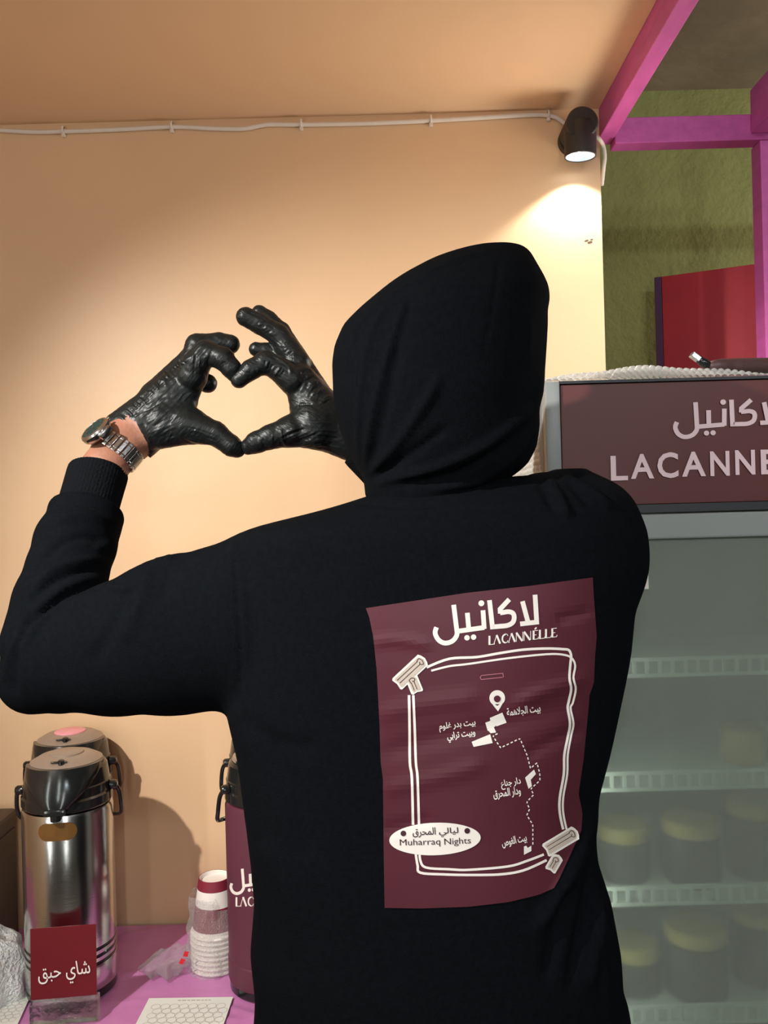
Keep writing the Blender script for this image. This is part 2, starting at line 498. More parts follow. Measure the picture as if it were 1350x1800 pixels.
M_beige = mat('beige_print', srgb(196, 180, 166), 0.5, noise=0.06, nscale=90)
M_darkmar = mat('dark_maroon_print', srgb(58, 18, 30), 0.5)
M_rose = mat('rose_print', srgb(176, 106, 118), 0.5)
M_blackpl = mat('glossy_black_plastic', (0.012, 0.013, 0.013, 1), 0.16, spec=0.6, bump=0.01, bscale=30)
M_mattblk = mat('matt_black_metal', (0.022, 0.019, 0.018, 1), 0.5, bump=0.02, bscale=200)
M_steel = mat('brushed_steel', (0.60, 0.59, 0.58, 1), 0.17, metal=1.0, aniso=0.6, bump=0.03, bscale=12, stretch=(1, 1, 60))
M_watch = mat('watch_steel', (0.62, 0.62, 0.60, 1), 0.22, metal=1.0, bump=0.03, bscale=300)
M_dial = mat('dial_green_black', (0.010, 0.024, 0.021, 1), 0.6, spec=0.2, noise=0.2, nscale=200)
M_marwrap = mat('maroon_wrap', srgb(92, 46, 60), 0.5, spec=0.3, noise=0.04, nscale=30)
M_badge = mat('bronze_badge', srgb(120, 82, 38), 0.4, metal=0.4, noise=0.1, nscale=60)
M_pinkbtn = mat('pink_button', srgb(226, 150, 160), 0.4, noise=0.04, nscale=60)
M_taupe = mat('taupe_lid', srgb(140, 122, 108), 0.35, noise=0.04, nscale=60)  # tone lightened to carry the wall's reflection in the glossy lid
M_cable = mat('white_cable', srgb(228, 214, 202), 0.45, noise=0.02, nscale=60)
M_sheet = mat('pink_plastic_sheet', srgb(206, 130, 186), 0.18, spec=0.6, noise=0.08, nscale=6, bump=0.4, bscale=14)
M_paper = mat('white_paper', srgb(232, 232, 224), 0.7, noise=0.015, nscale=40)
M_ink = mat('grey_ink', srgb(176, 166, 160), 0.7)
M_card = mat('dark_red_card', srgb(128, 22, 36), 0.35, noise=0.03, nscale=50)
M_acryl = glassy('clear_acrylic', (0.02, 0.03, 0.02, 1), 0.10, 0.05)
M_acrylfoot = mat('acrylic_foot', (0.88, 0.92, 0.84, 1), 0.08, trans=1.0, ior=1.45, bump=0.6, bscale=90)
M_film = glassy('clear_bag_film', (0.95, 0.92, 0.9, 1), 0.30, 0.08, 1.0, 60)
M_milky = glassy('milky_bag_film', (0.90, 0.91, 0.88, 1), 0.74, 0.2, 1.0, 22)
M_bubble = glassy('bubble_film', (0.86, 0.85, 0.80, 1), 0.5, 0.15, 0.2, 30)
M_cupw = mat('white_paper_cup', srgb(236, 226, 218), 0.55, noise=0.02, nscale=40)
M_cupm = mat('maroon_cup_print', srgb(128, 34, 52), 0.5, noise=0.05, nscale=60)
M_redtape = mat('red_tape', srgb(226, 40, 48), 0.4, noise=0.05, nscale=60)
M_box = mat('brown_card_box', srgb(84, 66, 54), 0.6, noise=0.08, nscale=18, bump=0.05)
M_greym = mat('grey_coated_steel', srgb(150, 154, 152), 0.4, spec=0.4, noise=0.02, nscale=10)
M_sign = mat('brown_sign_face', srgb(98, 48, 46), 0.45, spec=0.35, noise=0.05, nscale=8)
M_signlet = mat('pale_pink_lettering', srgb(244, 212, 218), 0.5, noise=0.02, nscale=30)
M_darkgap = mat('dark_gasket', (0.02, 0.02, 0.025, 1), 0.5)
M_liner = mat('cooler_liner', srgb(120, 124, 114), 0.6, noise=0.04, nscale=5)
M_wire = mat('white_wire', srgb(214, 222, 216), 0.4, noise=0.02, nscale=50)
M_dkcont = mat('dark_container', srgb(52, 52, 52), 0.5, noise=0.1, nscale=20)
M_ylcont = mat('yellow_lid', srgb(176, 156, 84), 0.5, noise=0.1, nscale=20)
M_sticker = mat('cream_sticker', srgb(230, 220, 204), 0.5, noise=0.03, nscale=60)
M_brownsl = mat('brown_sleeve', srgb(82, 58, 56), 0.5, noise=0.1, nscale=40, bump=0.1, bscale=120)
M_wood = mat('table_frame_wood', srgb(120, 88, 60), 0.6, noise=0.15, nscale=10, stretch=(1, 6, 6))
M_reflector = mat('lamp_reflector', (0.75, 0.85, 0.9, 1), 0.3, metal=0.3, bump=0.02)

def emission(name, col, s):
    m = bpy.data.materials.new(name); m.use_nodes = True; nt = m.node_tree
    b = nt.nodes['Principled BSDF']; b.inputs['Emission Color'].default_value = col; b.inputs['Emission Strength'].default_value = s
    b.inputs['Base Color'].default_value = (0.8, 0.8, 0.8, 1)
    return m
M_led = emission('lamp_led', (0.9, 0.97, 1.0, 1), 9)

# glove: stretched-wrinkle bump on thin black nitrile
def glove_mat(name, ang):
    m = mat(name, (0.0065, 0.0078, 0.0078, 1), 0.38, spec=0.26)
    nt = m.node_tree; b = nt.nodes['Principled BSDF']; tc = nt.nodes.new('ShaderNodeTexCoord')
    r0 = nt.nodes.new('ShaderNodeMapping'); r0.inputs['Rotation'].default_value = (0, math.radians(ang), 0)
    mp = nt.nodes.new('ShaderNodeMapping'); mp.inputs['Scale'].default_value = (0.16, 0.6, 1.0)
    nz = nt.nodes.new('ShaderNodeTexNoise'); nz.inputs['Scale'].default_value = 260; nz.inputs['Detail'].default_value = 2; nz.inputs['Distortion'].default_value = 0.9
    n3 = nt.nodes.new('ShaderNodeTexNoise'); n3.inputs['Scale'].default_value = 55; n3.inputs['Detail'].default_value = 2
    ad = nt.nodes.new('ShaderNodeMath'); ad.operation = 'ADD'
    nt.links.new(tc.outputs['Object'], r0.inputs[0]); nt.links.new(r0.outputs[0], mp.inputs[0]); nt.links.new(mp.outputs[0], nz.inputs['Vector'])
    nt.links.new(tc.outputs['Object'], n3.inputs['Vector'])
    nt.links.new(nz.outputs['Fac'], ad.inputs[0]); nt.links.new(n3.outputs['Fac'], ad.inputs[1])
    bp = nt.nodes.new('ShaderNodeBump'); bp.inputs['Strength'].default_value = 0.24; bp.inputs['Distance'].default_value = 0.004
    nt.links.new(nz.outputs['Fac'], bp.inputs['Height']); nt.links.new(bp.outputs[0], b.inputs['Normal'])
    return m
M_gloveL = glove_mat('black_nitrile', 49); M_gloveR = glove_mat('black_nitrile_film', 150)

# frosted cooler door: fogged pane, partly scattering, partly see-through
M_pane = bpy.data.materials.new('fogged_glass'); M_pane.use_nodes = True
nt = M_pane.node_tree; nt.nodes.remove(nt.nodes['Principled BSDF']); out = nt.nodes['Material Output']
gl = nt.nodes.new('ShaderNodeBsdfGlass'); gl.inputs['Roughness'].default_value = 0.225; gl.inputs['IOR'].default_value = 1.25; gl.inputs['Color'].default_value = (0.86, 0.92, 0.86, 1)
df = nt.nodes.new('ShaderNodeBsdfDiffuse'); df.inputs['Color'].default_value = (0.47, 0.49, 0.44, 1)
gs = nt.nodes.new('ShaderNodeBsdfGlossy'); gs.inputs['Roughness'].default_value = 0.3
m1 = nt.nodes.new('ShaderNodeMixShader'); m1.inputs[0].default_value = 0.45
nzp = nt.nodes.new('ShaderNodeTexNoise'); nzp.inputs['Scale'].default_value = 3.0
mr = nt.nodes.new('ShaderNodeMapRange'); mr.inputs['To Min'].default_value = 0.27; mr.inputs['To Max'].default_value = 0.38
nt.links.new(nzp.outputs['Fac'], mr.inputs['Value']); nt.links.new(mr.outputs[0], m1.inputs[0])
nt.links.new(gl.outputs[0], m1.inputs[1]); nt.links.new(df.outputs[0], m1.inputs[2])
nt.links.new(m1.outputs[0], out.inputs[0])

# ------------------------------------------------------------------ the setting
YW, XR, ZC = 1.71, 0.452, 2.336        # stall wall, its right edge, stall ceiling
ZT = 0.731                             # table top
def struct(name, bm, m, **k):
    o = obj(name, bm, m, **k); o['kind'] = 'structure'; return o
struct('floor', box(-2.6, 3.0, -3.2, 2.6, -0.06, 0.0), M_floor)
struct('wall_back', box(-2.2, XR, YW, YW + 0.03, 0.0, ZC), M_wall)
struct('wall_left', box(-2.24, -2.2, -0.9, YW + 0.03, 0.0, ZC), M_wall)
struct('ceiling', box(-2.24, XR, -0.9, YW + 0.03, ZC, ZC + 0.03), M_ceil)
YO, ZO = 2.30, 2.655
struct('wall_outer', box(-0.4, 3.0, YO, YO + 0.1, 0.0, ZO), M_olive)
struct('wall_front', box(-2.6, 3.0, -3.2, -3.1, 0.0, ZO), M_greym)
struct('ceiling_outer', box(XR + 0.0, 3.0, -3.0, YO + 0.1, ZO, ZO + 0.05), M_brownceil)
# magenta timber frame of the stall
ZB = 2.28
struct('trim_1', box(XR + 0.0005, 0.484, -0.9, YW + 0.04, ZB, ZC + 0.03, 0.002), M_pink)        # beam towards the camera
struct('trim_2', box(0.4845, 2.99, YW + 0.005, YW + 0.045, ZB - 0.012, ZB + 0.04, 0.002), M_pink)         # beam along the back
struct('trim_3', box(0.7765, 0.82, YW + 0.006, YW + 0.05, 0.0, ZB - 0.0125, 0.002), M_pink)      # post
struct('trim_4', box(0.757, 0.80, -0.9, YW + 0.004, ZB, ZC + 0.03, 0.002), M_pink)               # second beam
# two small chips in the paint
bm = bmesh.new()
for (x, y, r) in ((1031, 423, 3.0), (1037, 426, 3.6), (1040, 421, 2.0)):
    c = P(x, y, YW - 0.0005); rr = r / FPX * YW
    f = [bm.verts.new((c.x + rr * math.cos(t) * 1.3, c.y, c.z + rr * 0.6 * math.sin(t + 0.4))) for t in [k * math.pi / 4 for k in range(8)]]
    bm.faces.new(f)
    r2 = bmesh.ops.extrude_face_region(bm, geom=[bm.faces[:][-1]])
    bmesh.ops.translate(bm, verts=[v for v in r2['geom'] if isinstance(v, bmesh.types.BMVert)], vec=(0, 0.001, 0))
struct('trim_6', bm, M_box)

# ------------------------------------------------------------------ display cooler on the right
CX0, CX1, CYF, CYB, CZT = 0.243, 0.863, 1.27, 1.69, 1.727
cooler = empty('display_cooler', ((CX0 + CX1) / 2, (CYF + CYB) / 2, 0),
               'tall grey upright cooler with fogged glass door and brown sign header at the right', 'cooler')
OFF = Vector(((CX0 + CX1) / 2, (CYF + CYB) / 2, 0))
def cbox(name, x0, x1, y0, y1, z0, z1, m, parent=None, bev=0.0):
    return obj(name, box(x0 - OFF.x, x1 - OFF.x, y0 - OFF.y, y1 - OFF.y, z0, z1, bev), m, parent or cooler)
bm = bmesh.new()
def cb(x0, x1, y0, y1, z0, z1, mi=0, bev=0.0): bm_box(bm, x0 - OFF.x, x1 - OFF.x, y0 - OFF.y, y1 - OFF.y, z0, z1, bev, mi)
cb(CX0, CX0 + 0.022, CYF + 0.018, CYB, 0.0, CZT, 0, 0.002)                 # left side wall
cb(CX1 - 0.022, CX1, CYF + 0.018, CYB, 0.0, CZT, 0, 0.002)
cb(CX0 + 0.022, CX1 - 0.022, CYB - 0.02, CYB, 0.0, CZT, 0)                # back
cb(CX0 + 0.022, CX1 - 0.022, CYF + 0.03, CYB - 0.02, CZT - 0.012, CZT, 0)      # top plate
cb(CX0 + 0.022, CX1 - 0.022, CYF + 0.03, CYB - 0.02, 1.51, 1.535, 1)        # header floor
cb(CX0 + 0.022, CX1 - 0.022, CYF + 0.03, CYB - 0.02, 0.10, 0.13, 1)        # cabinet floor
cb(CX0 + 0.022, CX0 + 0.026, CYF + 0.03, CYB - 0.02, 0.13, 1.51, 1)        # liner
cb(CX1 - 0.026, CX1 - 0.022, CYF + 0.03, CYB - 0.02, 0.13, 1.51, 1)
cb(CX0 + 0.026, CX1 - 0.026, CYB - 0.025, CYB - 0.02, 0.13, 1.51, 1)
cb(CX0, CX0 + 0.0225, CYF - 0.006, CYF + 0.0175, 1.53, CZT, 0, 0.003)           # header stile
cb(CX1 - 0.0225, CX1, CYF - 0.006, CYF + 0.0175, 1.53, CZT, 0, 0.003)
cb(CX0 + 0.0225, CX1 - 0.0225, CYF - 0.004, CYF + 0.02, CZT - 0.004, CZT, 2)  # header top lip
cb(CX0 + 0.01, CX1 - 0.01, CYF - 0.002, CYF + 0.02, 0.02, 0.11, 0, 0.003)       # kick panel
obj('cabinet', bm, [M_greym, M_liner, M_darkgap], cooler, sharp=30)
sign = cbox('sign_panel', CX0 + 0.024, CX1 - 0.024, CYF, CYF + 0.012, 1.541, CZT - 0.005, M_sign, bev=0.001)
cbox('gasket', CX0 + 0.004, CX1 - 0.004, CYF - 0.003, CYF + 0.016, 1.5285, 1.5405, M_darkgap)
# raised letters of the sign
bm = bmesh.new()
def on_sign(off):
    def f(px, py):
        q = P(px, py, CYF - off); return Vector((q.x - OFF.x, q.y - OFF.y, q.z))
    return f
sc = 430 / 1350.0
A = affine3([(298, 170), (625, 130), (328, 412)], [(920 + 950 * sc, 600 + 335 * sc), (920 + 1148 * sc, 600 + 322 * sc), (920 + 958 * sc, 600 + 470 * sc)])
for k, s_ in enumerate(shop_word()): bake_shapes(bm, [xf(s_, A)], on_sign(0.0020 + 0.00012 * k), 0)
latin = [('L', 1074, 1104, 845), ('A', 1109, 1150, 842), ('C', 1156, 1193, 840), ('A', 1199, 1241, 838), ('N', 1249, 1283, 837), ('N', 1293, 1328, 835), ('E', 1338, 1368, 834),
         ('L', 1380, 1410, 832), ('L', 1422, 1452, 831), ('E', 1464, 1496, 830)]
for ch, x0, x1, yb in latin:
    hgt = 43.5 if ch != 'C' else 45.5
    yy = yb if ch != 'C' else yb + 1
    bake_shapes(bm, [fit(text2d(ch, 0.022), (x0, yy), (x1, yy - 0.027 * (x1 - x0)), hgt)], on_sign(0.0025), 0)
obj('sign_lettering', bm, M_signlet, sign)['label'] = 'pale pink raised shop lettering'
# door
door = obj('door', box(CX0 + 0.004 - OFF.x, CX0 + 0.046 - OFF.x, CYF - 0.012 - OFF.y, CYF + 0.016 - OFF.y, 0.125, 1.526, 0.003), M_greym, cooler)
def dsub(name, x0, x1, y0, y1, z0, z1, m, bev=0.003): return obj(name, box(x0 - OFF.x, x1 - OFF.x, y0 - OFF.y, y1 - OFF.y, z0, z1, bev), m, door)
dsub('top_rail', CX0 + 0.0465, CX1 - 0.0465, CYF - 0.012, CYF + 0.016, 1.489, 1.526, M_greym)
dsub('bottom_rail', CX0 + 0.0465, CX1 - 0.0465, CYF - 0.012, CYF + 0.016, 0.125, 0.17, M_greym)
dsub('side_rail', CX1 - 0.046, CX1 - 0.004, CYF - 0.012, CYF + 0.016, 0.125, 1.526, M_greym)
dsub('glass_pane', CX0 + 0.0468, CX1 - 0.0468, CYF - 0.002, CYF + 0.004, 0.1705, 1.4885, M_pane, 0)
bm = bmesh.new(); bm_box(bm, CX1 - 0.034 - OFF.x, CX1 - 0.016 - OFF.x, CYF - 0.05 - OFF.y, CYF - 0.036 - OFF.y, 0.75, 1.05, 0.004)
for z in (0.77, 1.01): bm_box(bm, CX1 - 0.03 - OFF.x, CX1 - 0.02 - OFF.x, CYF - 0.037 - OFF.y, CYF - 0.0115 - OFF.y, z, z + 0.02, 0.001)
obj('door_handle', bm, M_mattblk, door)
# sticker on the glass
q0 = P(1110, 1036, CYF - 0.0026); q1 = P(1139, 996, CYF - 0.0026)
st = obj('sticker', box(q0.x - OFF.x, q1.x - OFF.x, q0.y - OFF.y - 0.0006, q0.y - OFF.y, q0.z, q1.z), M_sticker, cooler)
st['label'] = 'small cream sticker with red Arabic letters on the glass'
bm = bmesh.new()
bake_shapes(bm, [fit(text2d(arabic('تو'), 0.02), (1115, 1032), (1137, 1030), 20)], lambda x, y: P(x, y, CYF - 0.0038) - OFF, 0)
obj('sticker_print', bm, M_redtape, st)
# shelves with ladder-pattern price rails
for zs in (1.282, 1.109, 0.934, 0.752):
    s_ = cbox('shelf', CX0 + 0.03, CX1 - 0.03, CYF + 0.040, CYB - 0.03, zs - 0.006, zs, M_wire)
    bm = bmesh.new()
    for dz, hh in ((0.0195, 0.006), (-0.005, 0.006)): bm_box(bm, CX0 + 0.03 - OFF.x, CX1 - 0.03 - OFF.x, CYF + 0.031 - OFF.y, CYF + 0.035 - OFF.y, zs + dz, zs + dz + hh)
    x = CX0 + 0.032
    while x < CX1 - 0.035:
        bm_box(bm, x - OFF.x, x + 0.0055 - OFF.x, CYF + 0.0315 - OFF.y, CYF + 0.0345 - OFF.y, zs + 0.001, zs + 0.0195); x += 0.0195
    bm_box(bm, CX0 + 0.03 - OFF.x, CX1 - 0.03 - OFF.x, CYF + 0.0352 - OFF.y, CYF + 0.0398 - OFF.y, zs - 0.005, zs - 0.001)
    obj('price_rail', bm, M_wire, s_)
# goods standing on the shelves, seen through the fog
def container(px, zs, y, w, h, lid, name, label, cat):
    d = y; c = P(px, 1500, d)
    e = empty(name, (c.x, d, zs), label, cat, 'goods behind the fogged glass')
    prof = [(0.0, 0.0), (w * 0.46, 0.0), (w * 0.5, 0.004), (w * 0.5, h - 0.004), (w * 0.44, h)]
    if lid == 'body': obj('body', bm_lathe(bmesh.new(), prof + [(0, h)], 24), M_ylcont, e, sharp=40)
    else:
        obj('body', bm_lathe(bmesh.new(), prof + [(0, h)], 24), M_dkcont, e, sharp=40)
        obj('lid', bm_lathe(bmesh.new(), [(0, h + 0.0005), (w * 0.5, h + 0.0005), (w * 0.5, h + 0.018), (w * 0.46, h + 0.022), (0, h + 0.022)], 24), M_ylcont, e, sharp=40)
container(1095, 0.934, 1.40, 0.085, 0.065, 1, 'jar', 'dark yellow-lidded jar nearest the hoodie on the third shelf behind fogged glass', 'jar')
container(1215, 0.934, 1.38, 0.090, 0.078, 1, 'jar', 'dark jar with yellow lid behind the fogged glass, middle one on the third shelf down', 'jar')
container(1325, 0.934, 1.40, 0.085, 0.098, 1, 'jar', 'taller dark jar behind the fogged glass at the picture edge, third shelf down', 'jar')
container(1108, 0.752, 1.40, 0.085, 0.055, 1, 'jar', 'dark yellow-lidded jar nearest the hoodie on the fourth shelf behind fogged glass', 'jar')
container(1218, 0.752, 1.38, 0.095, 0.088, 1, 'jar', 'dark jar with yellow lid behind the fogged glass, middle one on the fourth shelf down', 'jar')
container(1328, 0.752, 1.42, 0.09, 0.098, 1, 'jar', 'taller dark jar behind the fogged glass at the picture edge, fourth shelf down', 'jar')
container(1310, 1.109, 1.42, 0.07, 0.06, 'body', 'tub', 'pale yellow tub behind the fogged glass, alone on the second shelf down', 'tub')

# added strip light inside the door's left edge, brightens shelves and rails
bm = bmesh.new(); bm_box(bm, CX0 + 0.0475 - OFF.x, CX0 + 0.051 - OFF.x, CYF + 0.008 - OFF.y, CYF + 0.024 - OFF.y, 0.2, 1.45, 0.002)
obj('fill_strip', bm, M_wire, cooler)
area('cooler_fill', (CX0 + 0.052, CYF + 0.016, 0.85), (CX0 + 0.35, CYF + 0.12, 0.85), 1.1, 0.012, 1.3, (0.95, 1.0, 0.92))
# bubble wrap over the cooler's top and side
def bubbles(u, v, p=0.0105, r=0.0044):
    best = 0.0
    row = round(v / (p * 0.866))
    for rr in (row - 1, row, row + 1):
        off = 0.5 * p if rr % 2 else 0.0
        cu = round((u - off) / p) * p + off; d2 = (u - cu) ** 2 + (v - rr * p * 0.866) ** 2
        if d2 < r * r: best = max(best, math.sqrt(r * r - d2))
    return best
wrap = empty('bubble_wrap', (0.40, 1.45, CZT), 'clear bubble wrap sheet bulging on top of the cooler and down its side', 'bubble wrap')
WO = Vector((0.40, 1.45, CZT))
bm = bmesh.new(); NX, NY = 230, 110; g = []
for i in range(NX + 1):
    u = i / NX; X = 0.236 + 0.355 * u; row = []
    hx = (math.sin(math.pi * min(1, u * 1.02)) ** 0.8 if 0 < u < 0.98 else 0.0)
    hx *= 0.9 + 0.1 * math.sin(u * 17)
    for j in range(NY + 1):
        w = j / NY; s = 0.16 * w
        hy = math.sin(min(1.0, s / 0.035) * math.pi / 2) if s < 0.035 else 1 - 0.5 * (s - 0.035) / 0.125
        z = CZT + 0.002 + 0.023 * hx * hy + 0.75 * bubbles(X, s)
        row.append(bm.verts.new(Vector((X, CYF + 0.006 + s * (0.6 if s < 0.02 else 1.0), z)) - WO))
    g.append(row)
for i in range(NX):
    for j in range(NY): bm.faces.new((g[i][j], g[i + 1][j], g[i + 1][j + 1], g[i][j + 1]))
obj('top_sheet', bm, M_bubble, wrap, smooth=True)
bm = bmesh.new(); NX, NY = 130, 150; g = []
for i in range(NX + 1):
    row = []
    for j in range(NY + 1):
        Y = 1.288 + 0.3 * i / NX; Z = CZT + 0.002 - 0.34 * j / NY
        row.append(bm.verts.new(Vector((CX0 - 0.003 - 0.003 * math.sin(Y * 40 + Z * 25) ** 2 - 0.75 * bubbles(Y, Z), Y, Z)) - WO))
    g.append(row)
for i in range(NX):
    for j in range(NY): bm.faces.new((g[i][j], g[i + 1][j], g[i + 1][j + 1], g[i][j + 1]))
obj('side_flap', bm, M_bubble, wrap, smooth=True)

# sleeved cable with a plug lying on the cooler
y_ = 1.30
pa = P(1250, 645, y_); lead = empty('sleeved_cable', pa, 'dark brown sleeved cable with black boot and silver plug on top of the cooler', 'cable')
L = lambda px, py, d=y_: P(px, py, d) - pa
obj('sleeve', bm_tube(bmesh.new(), smooth_path([L(1246, 644), L(1262, 643), L(1290, 644, 1.31), L(1350, 643, 1.325), L(1430, 645, 1.34), L(1500, 648, 1.35)], 6),
    [0.005, 0.0062, 0.0074, 0.0082, 0.009, 0.0096, 0.0102, 0.0108, 0.0112, 0.0115, 0.0116, 0.0118] + [0.0124] * 19, 14), M_brownsl, lead, smooth=True)
obj('boot', bm_tube(bmesh.new(), smooth_path([L(1228, 631), L(1236, 637), L(1248, 643), L(1256, 644)], 5), [0.006] * 4 + [0.0072] * 4 + [0.007, 0.006, 0.005, 0.005, 0.005, 0.005, 0.005, 0.005], 12), M_blackpl, lead, smooth=True)
bm = bmesh.new(); d = (L(1213, 621) - L(1229, 633)).normalized(); bm_box(bm, -0.0062, 0.0062, -0.004, 0.004, 0, 0.015, 0.0008)
bm_box(bm, -0.0045, 0.0045, -0.0028, 0.0028, 0.0148, 0.0155, 0, 1)
Mx = Matrix.Translation(L(1229, 633)) @ d.to_track_quat('Z', 'Y').to_matrix().to_4x4()
bmesh.ops.transform(bm, matrix=Mx, verts=bm.verts[:])
obj('plug', bm, [M_watch, M_darkgap], lead)

# dark red board standing behind the frame
b0 = P(1150, 488, 2.20); b1 = P(1335, 463, 2.095)
rb = empty('red_board', (b0.x, b0.y, 0), 'dark red board with purple edge standing behind the magenta frame', 'board', rz=math.atan2(b1.y - b0.y, b1.x - b0.x))
wd = (Vector((b1.x, b1.y, 0)) - Vector((b0.x, b0.y, 0))).length
obj('panel', box(0.018, wd + 0.35, 0, 0.02, 0.0, b0.z, 0.001), M_red, rb)
obj('edge_strip', box(0.0, 0.0175, -0.002, 0.022, 0.0, b0.z, 0.001), M_purple, rb)['label'] = 'purple edge strip'

# ------------------------------------------------------------------ wall spotlight
lc = P(1020, 276, 1.655)                       # centre of the open rim
lamp = empty('wall_spotlight', (lc.x, YW, lc.z), 'black cylinder spotlight glowing at the top right corner of the peach wall', 'lamp')
LO = Vector((lc.x, YW, lc.z)); ly = 1.655 - YW
R_ = 0.0305
Tilt = Matrix.Translation((0, ly, 0)) @ Matrix.Rotation(math.radians(3), 4, 'X') @ Matrix.Rotation(math.radians(1), 4, 'Y')
obj('housing', bm_lathe(bmesh.new(), [(R_ - 0.002, 0.022), (R_ - 0.002, 0.0), (R_, 0.0), (R_, 0.058), (R_ - 0.003, 0.064), (0, 0.064)], 48, M=Tilt, cap=False), M_mattblk, lamp, sharp=35)
obj('reflector', bm_lathe(bmesh.new(), [(R_ - 0.003, 0.001), (0.022, 0.018), (0.012, 0.0225), (0, 0.0225)], 48, M=Tilt, cap=False), M_reflector, lamp, smooth=True)
bm = box(-0.011, 0.011, -0.011, 0.011, 0.0135, 0.0165, 0.002); bmesh.ops.transform(bm, matrix=Tilt @ Matrix.Rotation(0.8, 4, 'Z'), verts=bm.verts[:])
obj('led', bm, M_led, lamp)
RY = Matrix.Translation((0.000, ly - 0.028, 0.056)) @ Matrix.Rotation(-math.pi / 2, 4, 'X')
obj('joint', bm_lathe(bmesh.new(), [(0, 0), (R_ - 0.003, 0), (R_, 0.003), (R_, 0.066), (0, 0.066)], 48, M=RY), M_mattblk, lamp, sharp=35)
RY2 = Matrix.Translation((-0.001, -0.016, 0.053)) @ Matrix.Rotation(-math.pi / 2, 4, 'X')
obj('wall_plate', bm_lathe(bmesh.new(), [(0, 0), (0.029, 0), (0.0305, 0.002), (0.0305, 0.0158), (0, 0.0158)], 48, M=RY2), M_mattblk, lamp, sharp=35)
l = bpy.data.lights.new('lamp_beam', 'SPOT'); l.energy = 5.0; l.spot_size = math.radians(114); l.spot_blend = 0.35; l.shadow_soft_size = 0.008; l.color = (1.0, 0.97, 0.90)
lo = bpy.data.objects.new('lamp_beam', l); COL.objects.link(lo); lo.parent = lamp; lo.location = (0, ly, -0.002); lo.rotation_euler = (math.radians(2), 0, 0)

# white cable with clips along the top of the wall
def cable(name, pts, label, d=YW - 0.0055, r=0.0044):
    w = [P(x, y, dd if dd else d) for x, y, dd in pts]; o0 = w[0].copy()
    o = obj(name, bm_tube(bmesh.new(), smooth_path([p - o0 for p in w], 6), r, 10), M_cable, smooth=True); o.location = o0
    tag(o, label, 'cable'); return o
cable('white_cable', [(-40, 227, 0), (0, 229, 0), (60, 232, 0), (113, 231, 0), (200, 228, 0), (303, 223, 0), (380, 226, 0), (430, 226, 0), (470, 219, 0), (530, 219, 0), (640, 217, 0),
      (757, 212, 0), (860, 206, 0), (930, 202, 0), (963, 203, 0), (982, 209, 0), (996, 221, 0)], 'long white cable clipped along the top of the peach wall up to the lamp')
cable('white_cable', [(1044, 238, 1.69), (1053, 244, 1.69), (1060, 256, 1.70), (1063, 275, 1.705), (1061, 295, 1.715), (1058, 325, 1.745)], 'short white cable looping from the lamp over the wall edge', r=0.0042)
for i, (x, y) in enumerate(((113, 231), (303, 223), (530, 219), (757, 212), (963, 203))):
    c = P(x, y, YW)
    where = ('leftmost clip of the long cable, near the picture edge', 'second clip from the picture edge on the long cable', 'middle clip of the five on the long cable',
             'fourth clip along the long cable, before the one by the lamp', 'clip of the long cable closest to the lamp')[i]
    bm = bmesh.new()
    pts = [Vector((0, -0.0005, 0.0075)), Vector((0, -0.007, 0.0072)), Vector((0, -0.0115, 0.004)), Vector((0, -0.0125, 0)), Vector((0, -0.0115, -0.004)), Vector((0, -0.007, -0.0072)), Vector((0, -0.0005, -0.0085))]
    for a, b in zip(pts[:-1], pts[1:]): pass
    bm_tube(bm, pts, 0.0021, 6)
    bm_box(bm, -0.0035, 0.0035, -0.008, -0.0005, -0.0135, -0.007, 0.001)
    o = obj('cable_clip', bm, M_cable); o.location = c
    tag(o, 'white cable clip, ' + where, 'clip', 'cable clips')

# ------------------------------------------------------------------ table and what stands on it
def G(px, py, z=ZT):
    d = 1.0; q = P(px, py, 1.0); k = (CZ - z) / (CZ - q.z); return Vector((q.x * k, k, z))
tb = empty('table', (-0.55, 1.48, 0), 'long wooden table along the peach wall under the pink plastic sheet', 'table')
obj('tabletop', box(-0.95, 0.74, -0.20, 0.222, ZT - 0.034, ZT - 0.004, 0.002), M_wood, tb)
for sx, sy in ((-0.9, -0.16), (0.66, -0.16), (-0.9, 0.18), (0.66, 0.18)):
    obj('leg', box(sx - 0.02, sx + 0.02, sy - 0.02, sy + 0.02, 0, ZT - 0.0345, 0.002), M_wood, tb)
